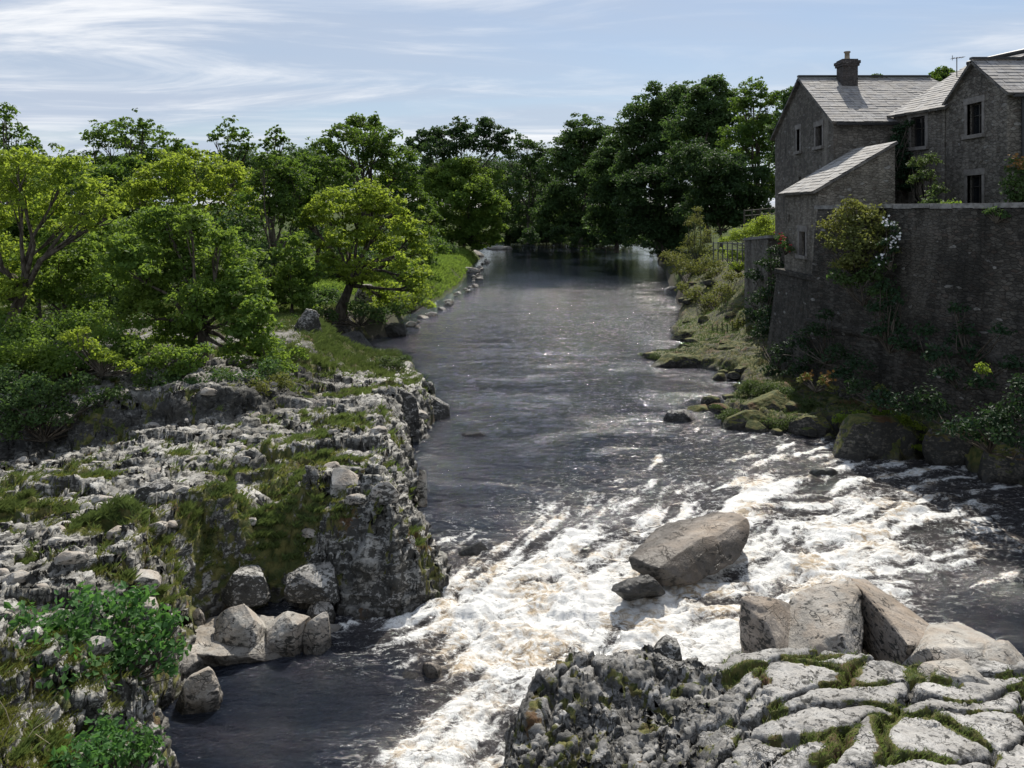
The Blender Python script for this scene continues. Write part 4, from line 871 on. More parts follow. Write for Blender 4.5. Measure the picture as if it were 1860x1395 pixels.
obs = []; a, b = P(1352, 383, 56), P(1412, 378, 52); g = Geo()
for dz in (0, -.35): v, f = tube([a+Vector((0,0,dz)), b+Vector((0,0,dz))], [.045, .045], 5); g.add(v, f)
obs.append(link('rail', g.mesh('rail'), M['wood']))
for i in range(5): q = a.lerp(b, i/4); v, f = tube([q+Vector((0,0,.1)), q+Vector((0,0,-1.5))], [.06, .06], 5); obs.append(link('post', np_mesh('post', v, f), M['wood']))
attach(fw, *obs)

# ------------------------------------------------------------------ foliage
def leaves(clumps, leaf, cover, seed, up=.35, fringe=.38, aspect=.62, droop=0):
    """leaf quads over the upper shell of every clump; clumps: (x, y, z, rh, rv)"""
    r = np.random.RandomState(seed); out = []; tn = []
    for x, y, z, rh, rv in clumps:
        n = max(8, int(cover*2*math.pi*rh*max(rh, rv)*1.1/(leaf*leaf*aspect)))
        d = r.normal(size=(n, 3)); d[:, 2] = np.where(d[:, 2] < -.55, -d[:, 2]*.8, d[:, 2]); d /= np.linalg.norm(d, axis=1)[:, None]
        rad = 1-np.abs(r.normal(size=n))*fringe; rad = np.where(r.rand(n) < .12, 1+r.rand(n)*.28, rad)
        lump = 1+.22*perlin(d*2.3+r.rand(3)*50)
        c = d*rad[:, None]*lump[:, None]*[rh, rh, rv]+[x, y, z]
        nn = d*.5+[0, 0, up]+r.normal(size=(n, 3))*.6; nn /= np.linalg.norm(nn, axis=1)[:, None]
        q = r.normal(size=(n, 3)); q[:, 2] -= droop; a = q-nn*(q*nn).sum(1)[:, None]; a /= np.linalg.norm(a, axis=1)[:, None]; b = np.cross(nn, a)
        s = leaf*(.65+.7*r.rand(n))[:, None]*.5
        out.append(np.stack([c-a*s, c+b*s*aspect+nn*s*.15, c+a*s*1.05-nn*s*.1, c-b*s*aspect+nn*s*.15], 1).reshape(-1, 3))
        tn.append(np.repeat(np.clip(r.rand(n)*.7+r.rand()*.45-.08, 0, 1), 4))
    v = np.concatenate(out); return v, np.arange(len(v)).reshape(-1, 4), np.concatenate(tn)
def fol_obj(name, clumps, leaf, cover, seed, mat, parent, **k):
    v, f, tn = leaves(clumps, leaf, cover, seed, **k); off = np.array(parent.location) if parent is not None else 0
    return link(name, np_mesh(name, v-off, f, False, {'tint': tn}), mat, parent)
def branchy(base, heads, r0, seed, mat, parent, name='trunk', fork=.4, twigs=None):
    """trunk from base, forking to every head, with twigs to the clumps"""
    r = np.random.RandomState(seed); base = np.array(base, float); g = Geo(); off = np.array(parent.location)
    cen = np.mean(heads, 0); fk = base+(cen-base)*[fork*.7, fork*.7, fork]; fk[:2] += r.normal(size=2)*.04*np.linalg.norm(cen-base)
    m = (base+fk)/2; m[:2] += r.normal(size=2)*.03*np.linalg.norm(fk-base)
    v, f = tube([base-[0, 0, .5], base+[0, 0, .12], m, fk], [r0*1.5, r0*1.12, r0*.9, r0*.78], 9); g.add(v-off, f)
    for h in heads:
        h = np.array(h); mid = fk+(h-fk)*.5; mid[2] += .06*np.linalg.norm(h-fk); mid += r.normal(size=3)*.07*np.linalg.norm(h-fk)
        pts = [fk-[0, 0, .05], fk+(mid-fk)*.5+r.normal(size=3)*.03*np.linalg.norm(h-fk), mid, h]; v, f = tube(pts, [r0*.55, r0*.42, r0*.3, r0*.12], 6); g.add(v-off, f)
        if twigs is not None:
            near = sorted(twigs, key=lambda c: (c[0]-h[0])**2+(c[1]-h[1])**2+(c[2]-h[2])**2)[:5]
            for c in near:
                e = np.array(c[:3]); st = mid+(h-mid)*r.uniform(.1, .9); mm = (st+e)/2+r.normal(size=3)*.05*np.linalg.norm(e-st)
                v, f = tube([st, mm, e], [r0*.17, r0*.11, r0*.05], 5); g.add(v-off, f)
    return link(name, g.mesh(name), mat, parent)
def tree(label, lobes, D, base, mat, leaf=.2, cover=1.3, seed=1, dl=.55, flat=.62, name='tree', cat='tree', group=None, r0=None, bark='bark', cs=.36, nper=9, thick=.8, low=True, up=.45):
    cs *= .92; cover *= 1.25; lobes = [(l[0], l[1]+l[2]*.04, l[2]*1.13)+tuple(l[3:]) for l in lobes]; nper = int(nper*3.2); flat = min(.8, flat*1.12)
    """lobes: (px, py, r px) masses of the crown as they stand in the photo at distance D (third value), each spread in depth; base: (px, py, zb)"""
    r = np.random.RandomState(seed); X = (base[0]-930)/F*D
    t = empty(name, (X, D, base[1]), label, cat, group); cl = []; heads = []
    ext = max(abs((l[0]-base[0])/F*D) for l in lobes)+1
    for l in lobes:
        px, py, rp = l[:3]; dd = l[3] if len(l) > 3 else r.uniform(-dl, dl)*ext*.8
        Dl = D+dd; R_ = rp/F*Dl; c = np.array(at(px, py, Dl)); heads.append(c-[0, 0, R_*.3])
        n = int(nper)
        for i in range(n):
            d = r.normal(size=3); 
            if d[2] < -.9: d[2] = -d[2]
            d /= np.linalg.norm(d); rr = (r.uniform(.2, 1)**.6*.88 if r.rand() < .86 else r.uniform(.95, 1.2)) if i else .1; q = R_*cs*r.uniform(.5, 1.15)*(1 if rr < .93 else .55)
            cl.append((c[0]+d[0]*R_*rr, c[1]+d[1]*R_*rr*thick, c[2]+d[2]*R_*rr*.85, q, q*flat))
    H = max(h[2] for h in heads)-base[1]
    branchy((X, D, base[1]), heads, r0 or max(.10, H*.022), seed, M[bark], t, twigs=cl)
    fol_obj('crown', cl, leaf, cover, seed+100, M[mat], t, up=up); return t
def shrub(label, clumps, mat, leaf, cover=1.2, seed=1, base=None, name='shrub', cat='shrub', group=None, stem=.03, flat=.8, droop=0, bark='bark', up=.4, part='foliage', sc=1.25):
    """clumps: (px, py, r px, D)"""
    cl = []
    for px, py, rp, D in clumps:
        c = at(px, py, D); q = rp/F*D*sc*.8; cl.append((c.x, c.y, c.z, q, q*flat))
        for j in range(3): cl.append((c.x+math.cos(j*2.1+px)*q*.75, c.y+math.sin(j*2.1+px)*q*.6, c.z-q*.3+.25*q*math.sin(py+j*3), q*.7, q*.6*flat))
    cx = np.mean([c[:3] for c in cl], 0); b = base if base is not None else (cx[0], cx[1], min(c[2]-c[4] for c in cl))
    t = empty(name, tuple(b), label, cat, group); g = Geo(); r = np.random.RandomState(seed); off = np.array(b)
    for c in cl:
        e = np.array(c[:3]); m = (e+off)/2+r.normal(size=3)*.08*np.linalg.norm(e-off); v, f = tube([off-[0, 0, .1], m, e], [stem, stem*.7, stem*.3], 5); g.add(v-off, f)
    link('stem', g.mesh('stem'), M[bark], t); fol_obj(part, cl, leaf, cover*1.3, seed, M[mat], t, droop=droop, up=up); return t

# --- left bank trees, near to far
tree('spreading yellow-green tree with dark leaning trunk at the far left edge', [(40,330,60),(110,320,62),(165,360,50),(60,380,60),(195,385,34),(-20,360,70),(-40,430,70),(120,395,42),(30,300,42),(150,400,40),(-10,470,55),(20,540,50)], 31, (14,2.6), 'leaf_lime', .16, .62, 11, r0=.22, cs=.34, nper=10, flat=.5)
tree('low leafy tree left of the big rounded bush behind the far left trunk', [(110,470,60),(150,510,55),(80,540,60),(160,570,50),(40,600,50),(190,500,40),(110,430,40),(30,500,60)], 35, (120,2.6), 'leaf_bright', .17, 1.0, 12, cs=.36)
tree('big rounded light green tree with foliage down to the rocks, left of the river clearing', [(290,430,62),(350,440,60),(240,480,58),(410,480,58),(320,500,60),(450,530,50),(260,560,62),(380,560,62),(470,580,42),(440,625,50),(330,620,56),(485,640,34),(300,400,30),(350,410,32),(400,440,30)], 30.5, (370,2.2), 'leaf_bright', .165, 1.05, 13, r0=.2, cs=.36, nper=10, low=True)
shrub('bright yellow-green leafy spray in front of the dark cliff, far left', [(130,610,20,25.5),(155,625,22,25.4),(180,640,18,25.3),(205,650,17,25.2),(228,662,14,25.1),(150,600,12,25.4),(250,672,10,25.0)], 'leaf_lime', .11, .9, 14, flat=.5)
shrub('light green shrub overhanging the dark gully between the spray and the rounded tree', [(300,640,26,25.6),(340,645,26,25.5),(370,635,18,25.5),(280,655,18,25.4),(350,665,16,25.3),(320,670,18,25.3)], 'leaf_bright', .11, .9, 15, flat=.6)
shrub('dark green fern clump hanging on the left cliff below the yellow-green spray', [(60,700,30,24.6),(90,720,28,24.4),(30,740,30,24.4),(120,700,20,24.5),(0,690,36,24.8),(150,690,18,24.6)], 'leaf_deep', .11, .8, 16)
shrub('mid green undergrowth on the cliff top at the left below the trees', [(60,640,40,27),(110,660,36,26.8),(200,610,34,28.5),(0,650,46,27),(240,630,30,28),(160,590,36,30)], 'leaf_bright', .13, .9, 17)
tree('yellow-green sycamore with a forked dark trunk standing at the river bank', [(650,370,48),(600,385,46),(700,385,46),(560,400,26,0),(740,420,42),(640,420,52),(690,450,50),(760,455,28),(600,440,40),(740,490,40),(660,500,40),(700,530,36),(610,490,34),(755,520,26),(680,350,30),(620,360,28)], 47, (620,1.8), 'leaf_lime', .22, .85, 18, r0=.30, cs=.34, nper=9, flat=.5)
tree('bushy bright green small tree left of the forked sycamore', [(530,470,36),(520,510,42),(550,545,34),(500,545,32),(535,440,26),(565,500,26)], 43, (530,2.0), 'leaf_bright', .2, 1.0, 19)
tree('slim tree with a bare dark stem rising between the rounded tree and the sycamore', [(490,340,40),(520,310,38),(470,370,38),(510,380,42),(545,340,34),(480,300,24),(540,400,34)], 46, (487,2.4), 'leaf_ash', .21, .9, 20, r0=.16, cs=.34)
tree('olive green tree in the second row above the rounded light green tree', [(300,320,52),(360,315,50),(420,330,46),(250,350,48),(330,370,52),(400,380,48),(455,360,32),(350,290,26),(450,400,34),(430,420,30)], 50, (340,2.8), 'leaf_lime', .24, .85, 21, cs=.36, flat=.5)
tree('green tree in the second row right of the far left spreading tree', [(210,330,44),(230,380,46),(180,330,36),(250,310,36),(270,390,40),(200,420,40)], 52, (215,2.9), 'leaf_ash', .24, .9, 22)
tree('bright round tree behind the sycamore with its crown reaching over the slim tree', [(570,340,36),(590,310,36),(560,380,38),(620,330,30),(545,300,24)], 62, (575,2.6), 'leaf_ash', .27, .9, 23)
tree('tall open-topped tree standing against the sky at the left of the middle group', [(200,255,40),(240,240,38),(285,262,38),(170,262,22),(320,272,24),(235,290,46),(290,300,40),(180,300,34),(260,230,18)], 62, (245,2.6), 'leaf_ash', .27, .62, 24, cs=.30, nper=10)
tree('sparse small-crowned tree with sky showing through, second of the two thin tops', [(415,236,24),(438,252,20),(392,252,18),(420,275,26),(450,268,14),(400,290,24)], 60, (420,2.6), 'leaf_ash', .25, .5, 25, cs=.30, nper=9)
tree('thin wispy tree top just left of the big domed middle tree', [(500,246,17),(485,265,15),(515,258,13),(505,285,20),(490,300,20)], 58, (498,2.6), 'leaf_ash', .24, .5, 26, cs=.32)
tree('sparse tree top at the far left edge rising above all others there', [(5,210,26),(30,245,28),(-20,250,50),(60,270,22),(10,290,40)], 44, (-10,2.8), 'leaf_ash', .22, .62, 27, cs=.30)
tree('thin-topped tree behind the spreading tree at the far left', [(125,298,26),(90,310,26),(155,315,22),(110,340,40)], 56, (110,2.8), 'leaf_ash', .24, .6, 28, cs=.3)
tree('large domed green tree in the middle of the left group, tallest there', [(655,240,36),(620,255,34),(695,262,40),(590,275,32),(725,300,40),(660,290,56),(610,320,50),(700,340,50),(745,345,34),(765,380,34),(640,225,18),(680,222,18),(740,400,36),(790,400,20),(575,300,24)], 76, (665,2.8), 'leaf_ash', .30, .85, 29, r0=.4, cs=.33, nper=10)
tree('dense dome-shaped tree with a bright rim hanging to the water at the river bend', [(845,318,38),(810,325,38),(885,330,30),(800,360,40),(850,360,52),(895,375,28),(820,405,42),(870,405,44),(900,410,20),(850,430,34),(800,430,20),(890,436,18),(790,330,24),(860,445,20),(820,440,20),(900,440,12)], 125, (845,.9), 'leaf_bright', .36, 1.15, 30, cs=.38, nper=10)
tree('far dark tree with a long flat top in the centre left skyline', [(840,240,28),(880,236,28),(800,252,28),(915,250,22),(770,255,20),(850,265,36),(900,270,30),(800,280,34),(760,280,24),(745,262,12)], 132, (845,4), 'leaf_dark', .45, 1.0, 31, cs=.38)
tree('pale green willow-like tree at the end of the river', [(955,262,24),(985,280,22),(930,285,22),(960,300,32),(990,330,30),(935,340,32),(965,370,36),(945,400,32),(990,400,30)], 165, (960,1.5), 'leaf_deep', .5, .85, 32, cs=.36, bark='bark_grey')
shrub('green undergrowth below the domed middle tree by the grassy bank', [(770,420,24,84),(795,450,20,84),(760,450,22,80),(740,440,22,74),(780,470,14,80)], 'leaf_ash', .3, 1.0, 33)
shrub('dark undergrowth around the foot of the forked sycamore', [(570,560,24,45),(600,575,14,45),(650,560,22,47),(690,570,18,46),(560,590,14,42),(720,560,20,49),(760,545,14,52)], 'leaf_deep', .18, .8, 34)
shrub('bright low bush under the right side of the sycamore crown', [(740,545,20,50),(765,530,16,51),(700,545,22,50),(780,552,10,50)], 'leaf_lime', .17, .9, 35)
shrub('dark green understory behind the rounded tree in the left wood', [(200,560,50,40),(260,600,40,38),(420,420,60,48),(520,600,20,40),(130,580,50,41),(470,470,40,45)], 'leaf_deep', .22, .9, 36)
shrub('shaded hazel thicket filling the gap between the left woodland trunks', [(40,440,70,55),(130,440,60,55),(220,450,50,56),(330,430,60,58),(440,420,60,60),(560,430,50,62),(620,470,50,64),(700,440,50,70),(60,360,50,60),(170,400,50,60)], 'leaf_deep', .28, .9, 37)
shrub('dark ivy and ferns draping the black cliff beside the gully, far left', [(20,730,30,24.2),(60,760,26,23.9),(110,750,26,24.1),(170,725,24,24.4),(10,780,26,23.7),(210,715,20,24.5),(-20,700,36,24.6)], 'leaf_deep', .10, .7, 131)
shrub('dark bushes drooping over the middle of the cliff under the big rounded tree', [(300,690,26,25.2),(350,700,24,25),(400,690,28,25.3),(450,690,26,25.6),(260,690,18,25.1),(490,670,26,26.5)], 'leaf_deep', .11, .8, 132)
shrub('olive green low scrub below the cliff at the head of the rock shelf', [(430,712,22,24.9),(470,705,24,25.2),(510,690,20,26),(380,715,16,24.7)], 'leaf_olive', .09, .8, 133)
shrub('bright bush skirting the water side of the big rounded tree', [(500,650,26,28.5),(480,620,28,29),(520,670,18,28),(540,640,16,30)], 'leaf_bright', .13, .9, 134)
shrub('small weedy bush on the grassy ledge at the river corner', [(700,655,16,34),(720,660,14,33.5),(735,650,10,34)], 'leaf_sedge', .11, .9, 135, flat=.6)
tree('full green tree filling the gap behind the far left spreading tree', [(60,400,50),(120,420,50),(20,440,50),(90,480,50),(30,500,50),(140,480,40),(-20,390,50)], 38, (70,2.9), 'leaf_ash', .18, 1.0, 141)
tree('rounded green tree standing between the spreading tree and the big rounded tree', [(190,440,46),(230,470,46),(170,490,44),(210,520,44),(250,430,36),(150,450,36)], 40, (200,2.9), 'leaf_bright', .19, 1.0, 142)
shrub('mass of mid green bushes on the cliff top under the far left trees', [(20,600,40,29),(70,610,40,29),(120,640,34,28),(180,650,30,27.5),(0,650,44,28),(60,660,36,27.5),(230,640,30,28),(130,590,36,30),(260,660,24,27)], 'leaf_ash', .13, 1.0, 143)
shrub('dark bush over the broken rock between the rounded tree and the inlet', [(545,600,24,40),(560,625,20,38),(530,590,22,40),(575,600,16,41),(550,650,16,35)], 'leaf_deep', .15, .9, 144)
shrub('solid dark bushes closing the gap at the river end behind the pale willow', [(930,330,30,200),(960,300,24,200),(980,340,32,200),(1010,320,28,198),(1000,370,32,198),(950,380,34,200),(910,370,30,200),(1020,290,22,196),(1040,370,28,195),(900,300,24,200),(880,350,30,200)], 'leaf_dark', .6, 1.1, 153)
tree('dark tree beyond the left edge of the wood, cut off by the left border', [(-60,300,70),(-120,330,70),(-40,380,70),(-160,380,60),(-100,420,60),(-10,340,50)], 70, (-90,3), 'leaf_deep', .32, .8, 151)
tree('second row tree just inside the left border behind the sparse tree top', [(-10,340,44),(30,350,44),(60,380,44),(0,400,44),(40,330,30)], 64, (15,3), 'leaf_ash', .28, .8, 152)
# --- far bank and right hand wood
def wood(label, lobes, D, base, mat, seed, leaf=.42, **k): return tree(label, [(l[0], l[1]+3, l[2]*1.16)+tuple(l[3:]) for l in lobes], D, base, mat, leaf, k.pop('cover', 1.15), seed, cs=k.pop('cs', .36), nper=10, **k)
wood('light-topped tree at the left end of the dark right hand wood', [(1060,240,34),(1040,265,32),(1090,250,30),(1030,300,36),(1075,300,42),(1050,350,44),(1020,370,36),(1080,390,40),(1030,410,30),(1000,400,34),(1060,430,24)], 150, (1055,1.5), 'leaf_deep', 41, .48)
wood('dark tree with pale hanging sprays in the middle of the right hand wood', [(1115,285,34),(1135,260,30),(1100,320,38),(1140,330,44),(1110,370,44),(1150,390,44),(1100,410,34),(1125,425,26)], 128, (1120,1.5), 'leaf_deep', 42, .42)
wood('tall tree on the left shoulder of the highest group of the right hand wood', [(1200,185,36),(1165,215,32),(1235,185,34),(1140,245,28),(1190,235,46),(1180,290,50),(1230,250,48),(1160,300,36)], 118, (1195,2.5), 'leaf_deep', 43, .42)
wood('highest tree of the right hand wood, its top left of the gap in the skyline', [(1295,165,28),(1270,180,28),(1320,185,28),(1290,215,46),(1260,240,46),(1320,240,44),(1285,290,54),(1305,150,12)], 104, (1285,4), 'leaf_deep', 44, .38)
wood('open-crowned tree just left of the chimneyed house', [(1370,165,24),(1395,185,26),(1350,190,22),(1380,220,34),(1350,250,36),(1405,235,28),(1375,290,44),(1380,340,44)], 88, (1378,5), 'leaf_ash', 45, .33, cover=.8)
wood('blue-green tree top peeping behind the gable of the chimneyed house', [(1440,170,20),(1455,165,14),(1430,200,24),(1420,240,24),(1425,290,26)], 78, (1432,6), 'leaf_deep', 46, .3)
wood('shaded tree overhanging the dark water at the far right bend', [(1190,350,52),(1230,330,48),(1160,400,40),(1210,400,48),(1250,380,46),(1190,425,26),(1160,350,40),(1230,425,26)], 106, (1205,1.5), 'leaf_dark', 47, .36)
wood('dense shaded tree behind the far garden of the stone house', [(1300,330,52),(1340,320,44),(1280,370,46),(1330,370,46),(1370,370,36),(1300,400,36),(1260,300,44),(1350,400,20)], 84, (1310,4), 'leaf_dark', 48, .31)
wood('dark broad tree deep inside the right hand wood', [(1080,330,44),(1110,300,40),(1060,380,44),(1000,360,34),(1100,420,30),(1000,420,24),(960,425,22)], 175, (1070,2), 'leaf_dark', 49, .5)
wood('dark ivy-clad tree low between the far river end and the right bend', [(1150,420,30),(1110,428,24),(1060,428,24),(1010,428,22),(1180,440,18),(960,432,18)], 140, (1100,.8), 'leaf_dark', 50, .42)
wood('tree top showing above the long roof behind the chimney', [(1590,150,16),(1565,155,12),(1620,155,12),(1590,175,22)], 90, (1590,8), 'leaf_deep', 51, .35)
wood('small green tree top between the two roofs left of the aerial', [(1710,137,18),(1695,145,12),(1730,140,13),(1708,160,24)], 85, (1708,9), 'leaf_ash', 52, .3)
wood('dark distant tree low on the left skyline between two nearer crowns', [(60,330,60),(140,345,60),(220,330,60),(320,330,60),(420,335,60),(500,330,60),(560,300,40),(600,340,60),(540,290,20)], 110, (330,4), 'leaf_deep', 53, .4)
wood('far hedge-like tree closing the skyline behind the domed river tree', [(740,340,50),(700,370,50),(800,330,50),(880,330,50),(930,330,40),(920,390,40),(760,400,40)], 180, (800,4), 'leaf_dark', 54, .55)
shrub('dark bushes trailing in the water along the far right bend of the river', [(1210,450,20,112),(1190,440,20,120),(1165,436,18,132),(1220,430,22,112),(1140,432,18,140),(1200,420,24,115),(1235,440,20,104),(1225,460,12,103)], 'leaf_dark', .4, 1.2, 55)
shrub('dark thicket closing the far end of the river under the tall wood', [(1120,425,20,178),(1090,428,20,182),(1060,424,22,186),(1030,426,20,188),(1000,424,22,190),(975,428,18,190),(950,426,18,190),(930,430,14,186),(1140,420,22,172),(1105,405,24,180),(1045,400,26,188),(985,400,26,190),(915,415,20,184),(940,437,9,186),(965,438,9,188),(990,437,10,189),(1015,438,9,189),(1040,437,10,188),(1065,438,9,186),(1090,438,10,184),(1115,438,9,181),(1140,438,9,176),(920,440,7,186)], 'leaf_dark', .55, 1.3, 56)
shrub('hazel bushes hanging over the far left shore below the domed tree', [(800,445,16,112),(780,450,18,104),(820,452,12,110),(770,465,14,96),(795,440,16,118)], 'leaf_deep', .35, 1.1, 57)
shrub('mid green bushes filling the shore between the sycamore and the domed tree', [(770,500,14,66),(755,520,16,62),(790,505,10,70),(740,500,20,64),(720,480,24,66)], 'leaf_ash', .24, 1.0, 58)
shrub('deep green bush over the rocky inlet right of the big rounded tree', [(560,545,26,49),(590,555,20,48.5),(520,560,26,47),(545,575,18,46.5),(600,535,20,50)], 'leaf_deep', .2, 1.0, 59)
# --- shrubs on the right bank
shrub('spindly grey-green bush standing tall at the far right waterside', [(1262,400,16,64),(1272,430,20,64),(1255,445,18,64),(1280,455,18,63),(1245,470,16,64),(1268,380,8,64),(1290,420,9,64)], 'leaf_olive', .14, .45, 61, stem=.04, bark='bark_grey')
shrub('grey-green willow bush leaning over the far right shallows', [(1225,470,18,62),(1245,485,20,61),(1270,490,24,60),(1290,475,22,58),(1210,462,10,63),(1300,500,20,57),(1260,520,18,58)], 'leaf_olive', .15, .65, 62, bark='bark_grey')
shrub('olive scrub along the water edge below the willow bush', [(1330,540,16,50),(1350,560,16,48),(1370,530,16,48),(1320,565,14,49),(1345,590,16,45),(1375,600,16,43),(1290,570,12,52),(1265,535,20,55),(1290,545,18,53),(1310,525,18,52),(1240,520,12,58),(1330,500,16,51)], 'leaf_olive', .14, .7, 63)
shrub('sunlit yellow-green hedge on the slope left of the house', [(1395,408,22,49),(1370,418,20,50),(1340,428,16,51),(1400,425,20,48),(1315,436,9,52),(1385,400,12,49)], 'leaf_lime', .10, 1.1, 64)
shrub('bright green garden plants behind the dark railing', [(1330,462,12,50),(1350,468,13,49.5),(1338,482,12,49),(1360,480,10,48.5),(1312,455,8,51),(1355,455,8,50)], 'leaf_lime', .12, .9, 65)
shrub('red-flowered climbing plant on the corner of the tower', [(1420,432,10,35.5),(1425,444,9,35),(1435,452,8,34.5)], 'leaf_deep', .09, .7, 66)
shrub('grey-green creeper on the garden wall corner left of the tower', [(1400,480,22,40),(1410,520,24,39),(1385,540,22,41),(1370,500,16,43),(1395,570,20,39),(1405,455,12,39)], 'leaf_ivy', .13, .7, 67)
shrub('large yellow-green flowering shrub hanging over the river wall beside the tower', [(1555,385,26,29.2),(1530,400,24,29),(1590,390,26,28.6),(1505,410,18,29.6),(1560,415,30,28.6),(1600,415,20,28.2),(1545,368,14,29),(1570,440,30,28),(1525,440,24,28.6),(1500,430,14,29.2),(1610,450,18,27.8),(1560,470,26,27.9),(1530,480,18,28.3)], 'leaf_olive', .13, .75, 68, base=tuple(P(1560,500,28.3)))
shrub('trailing dark shrub below the flowering shrub on the river wall', [(1580,500,24,27.6),(1545,510,22,28.1),(1600,530,24,27.2),(1520,500,16,28.4),(1600,480,20,27.3)], 'leaf_deep', .12, .7, 69)
shrub('white-flowered climbing rose trailing down the middle of the river wall', [(1618,410,12,27.1),(1612,440,14,27.1),(1605,470,14,27.2),(1622,455,9,27),(1628,425,8,27)], 'leaf_ivy', .10, .9, 70)
shrub('dark green ivy covering the left end of the set-back cottage', [(1636,235,12,35.3),(1632,262,15,35.2),(1642,285,17,35.1),(1648,305,16,34.8),(1634,250,12,35.3),(1630,300,12,35.2),(1664,300,12,34.4),(1640,320,14,34.8),(1645,340,12,34.6),(1650,225,9,34.8)], 'leaf_ivy', .12, 1.3, 71)
shrub('grey-green climbing shrub in front of the set-back cottage', [(1668,295,15,32),(1692,288,14,31.5),(1680,318,18,31.5),(1700,345,16,30.5),(1690,365,16,30),(1662,325,12,32)], 'leaf_sedge', .12, .8, 72)
shrub('bright green plant spilling over the wall top left of the lower gable window', [(1715,375,14,28.3),(1735,372,12,28),(1725,390,12,27.6),(1700,385,9,28.2),(1690,378,10,28.6)], 'leaf_bright', .11, .9, 73)
shrub('orange-tipped shrub at the right edge in front of the gable house', [(1850,300,18,27.5),(1845,330,22,27.3),(1860,355,22,27),(1870,310,20,27.2),(1835,350,12,27.2)], 'leaf_deep', .11, .9, 74)
shrub('tangled dark bushes on the bank under the right hand end of the wall', [(1800,760,36,20.5),(1850,740,36,20),(1750,780,30,21),(1830,790,30,19.8),(1700,740,26,22.8),(1870,700,30,20)], 'leaf_ivy', .12, .7, 75)
shrub('brown and green bank scrub at the foot of the wall in the middle', [(1600,720,24,24.5),(1640,735,24,23.6),(1560,700,22,26),(1680,720,24,23),(1530,680,20,27.5)], 'leaf_ivy', .12, .6, 76)
shrub('orange-leaved low plant glowing at the foot of the wall', [(1465,684,9,27.6),(1455,690,7,27.6),(1500,690,12,27),(1510,705,9,26.6)], 'leaf_olive', .09, .8, 77)
shrub('small pale green sapling on the dark bank near the right edge', [(1785,665,10,21.5),(1778,672,7,21.5),(1792,675,7,21.4)], 'leaf_lime', .08, .7, 78)
shrub('small pale herb clump on the bank above the green hummock rock', [(1600,705,10,25),(1610,720,9,24.8),(1590,735,9,24.7)], 'leaf_olive', .09, .6, 79)
shrub('dark shrubs on the shaded slope at the foot of the tower', [(1390,600,24,38),(1420,640,24,34),(1370,570,20,42),(1450,670,22,31.5),(1480,650,22,30.5),(1400,670,14,34)], 'leaf_ivy', .13, .6, 80)
shrub('dark ivy hanging in a broad curtain on the middle of the river wall', [(1610,520,20,26.9),(1600,560,22,27),(1620,590,22,26.6),(1590,600,18,27),(1630,545,14,26.5),(1640,620,22,26)], 'leaf_ivy', .13, .6, 84)
shrub('thin dark creeper on the river wall towards the right edge', [(1740,560,16,24.6),(1750,600,18,24.3),(1765,640,20,24),(1730,620,14,24.7),(1820,600,16,23)], 'leaf_ivy', .12, .5, 85)
for i, (lab, cl_) in enumerate([('pale grey-green sedge tuft on the spit beside the side channel', [(1365,700,20,31),(1400,705,22,30.6),(1350,715,14,30.8),(1470,735,20,29),(1430,712,18,30.2),(1380,712,18,30.6),(1410,720,18,30),(1440,730,16,29.6),(1360,705,12,31)]),
    ('sedge tuft at the point of the grassy spit', [(1320,758,16,28.3),(1420,770,18,27.7),(1445,778,14,27.4),(1330,750,16,28.6),(1360,758,18,28.2),(1390,765,16,27.9),(1300,738,9,29.4)]),
    ('green sedge mound between the spit and the big mossy rock', [(1450,765,18,27.6),(1480,770,18,27.4),(1500,755,14,27.8)]),
    ('yellow-green moss cushion on top of the big mossy rock', [(1530,758,14,26.2),(1660,775,16,25.1),(1680,795,12,24.8),(1620,780,14,25.3),(1605,765,10,25.6),(1670,812,10,24.4),(1560,752,14,26),(1600,745,16,25.8),(1640,760,14,25.4),(1580,770,10,25.2)]),
    ('brown-green weed tuft on the shelf reaching into the river', [(1230,650,16,40),(1260,655,18,39.5),(1290,662,16,39),(1190,647,12,41),(1320,668,14,38),(1215,640,10,42),(1165,645,8,42)]),
    ('olive weed tuft on the low shelf below the tower', [(1240,598,14,50),(1265,590,16,50),(1290,600,18,48),(1330,620,18,45),(1300,630,16,43),(1350,645,16,41),(1380,660,14,39),(1260,615,10,47),(1340,590,16,47)])]):
    shrub(lab, cl_, ['leaf_sedge', 'leaf_sedge', 'leaf_sedge', 'leaf_lime', 'leaf_sedge', 'leaf_sedge'][i], .075, 1.0, 90+i, name='sedge_tuft', cat='plant', flat=.5, stem=.012)
# --- foreground left shrubs
shrub('dark green leafy shrub in the left foreground reaching over the boulders', [(150,1110,50,11.8),(210,1100,46,12.4),(260,1120,38,12.2),(100,1150,56,11.5),(190,1160,60,12.0),(270,1170,48,11.9),(120,1210,56,11.0),(210,1215,50,11.7),(290,1140,28,12.1),(320,1125,18,12.1),(60,1190,50,11.0),(160,1250,40,11.0),(230,1240,32,11.6),(305,1215,22,11.7),(40,1130,44,11.6),(250,1085,24,12.5),(150,1075,24,12.7),(320,1180,18,11.9)], 'leaf_fore', .12, .46, 81, droop=.6, stem=.018, flat=.85)
shrub('small dark green shrub at the water edge at the bottom left', [(190,1340,44,10.1),(240,1350,36,10.2),(150,1370,44,9.6),(270,1340,22,10.4),(210,1385,40,10.2),(280,1365,18,10.3)], 'leaf_fore', .09, .55, 82, droop=.5, stem=.015)
shrub('dull olive bush in the shade at the left edge below the leafy shrub', [(40,1280,50,11.0),(100,1300,44,10.9),(0,1230,40,11.6),(60,1340,40,10.5)], 'leaf_olive', .07, .45, 83, stem=.015)
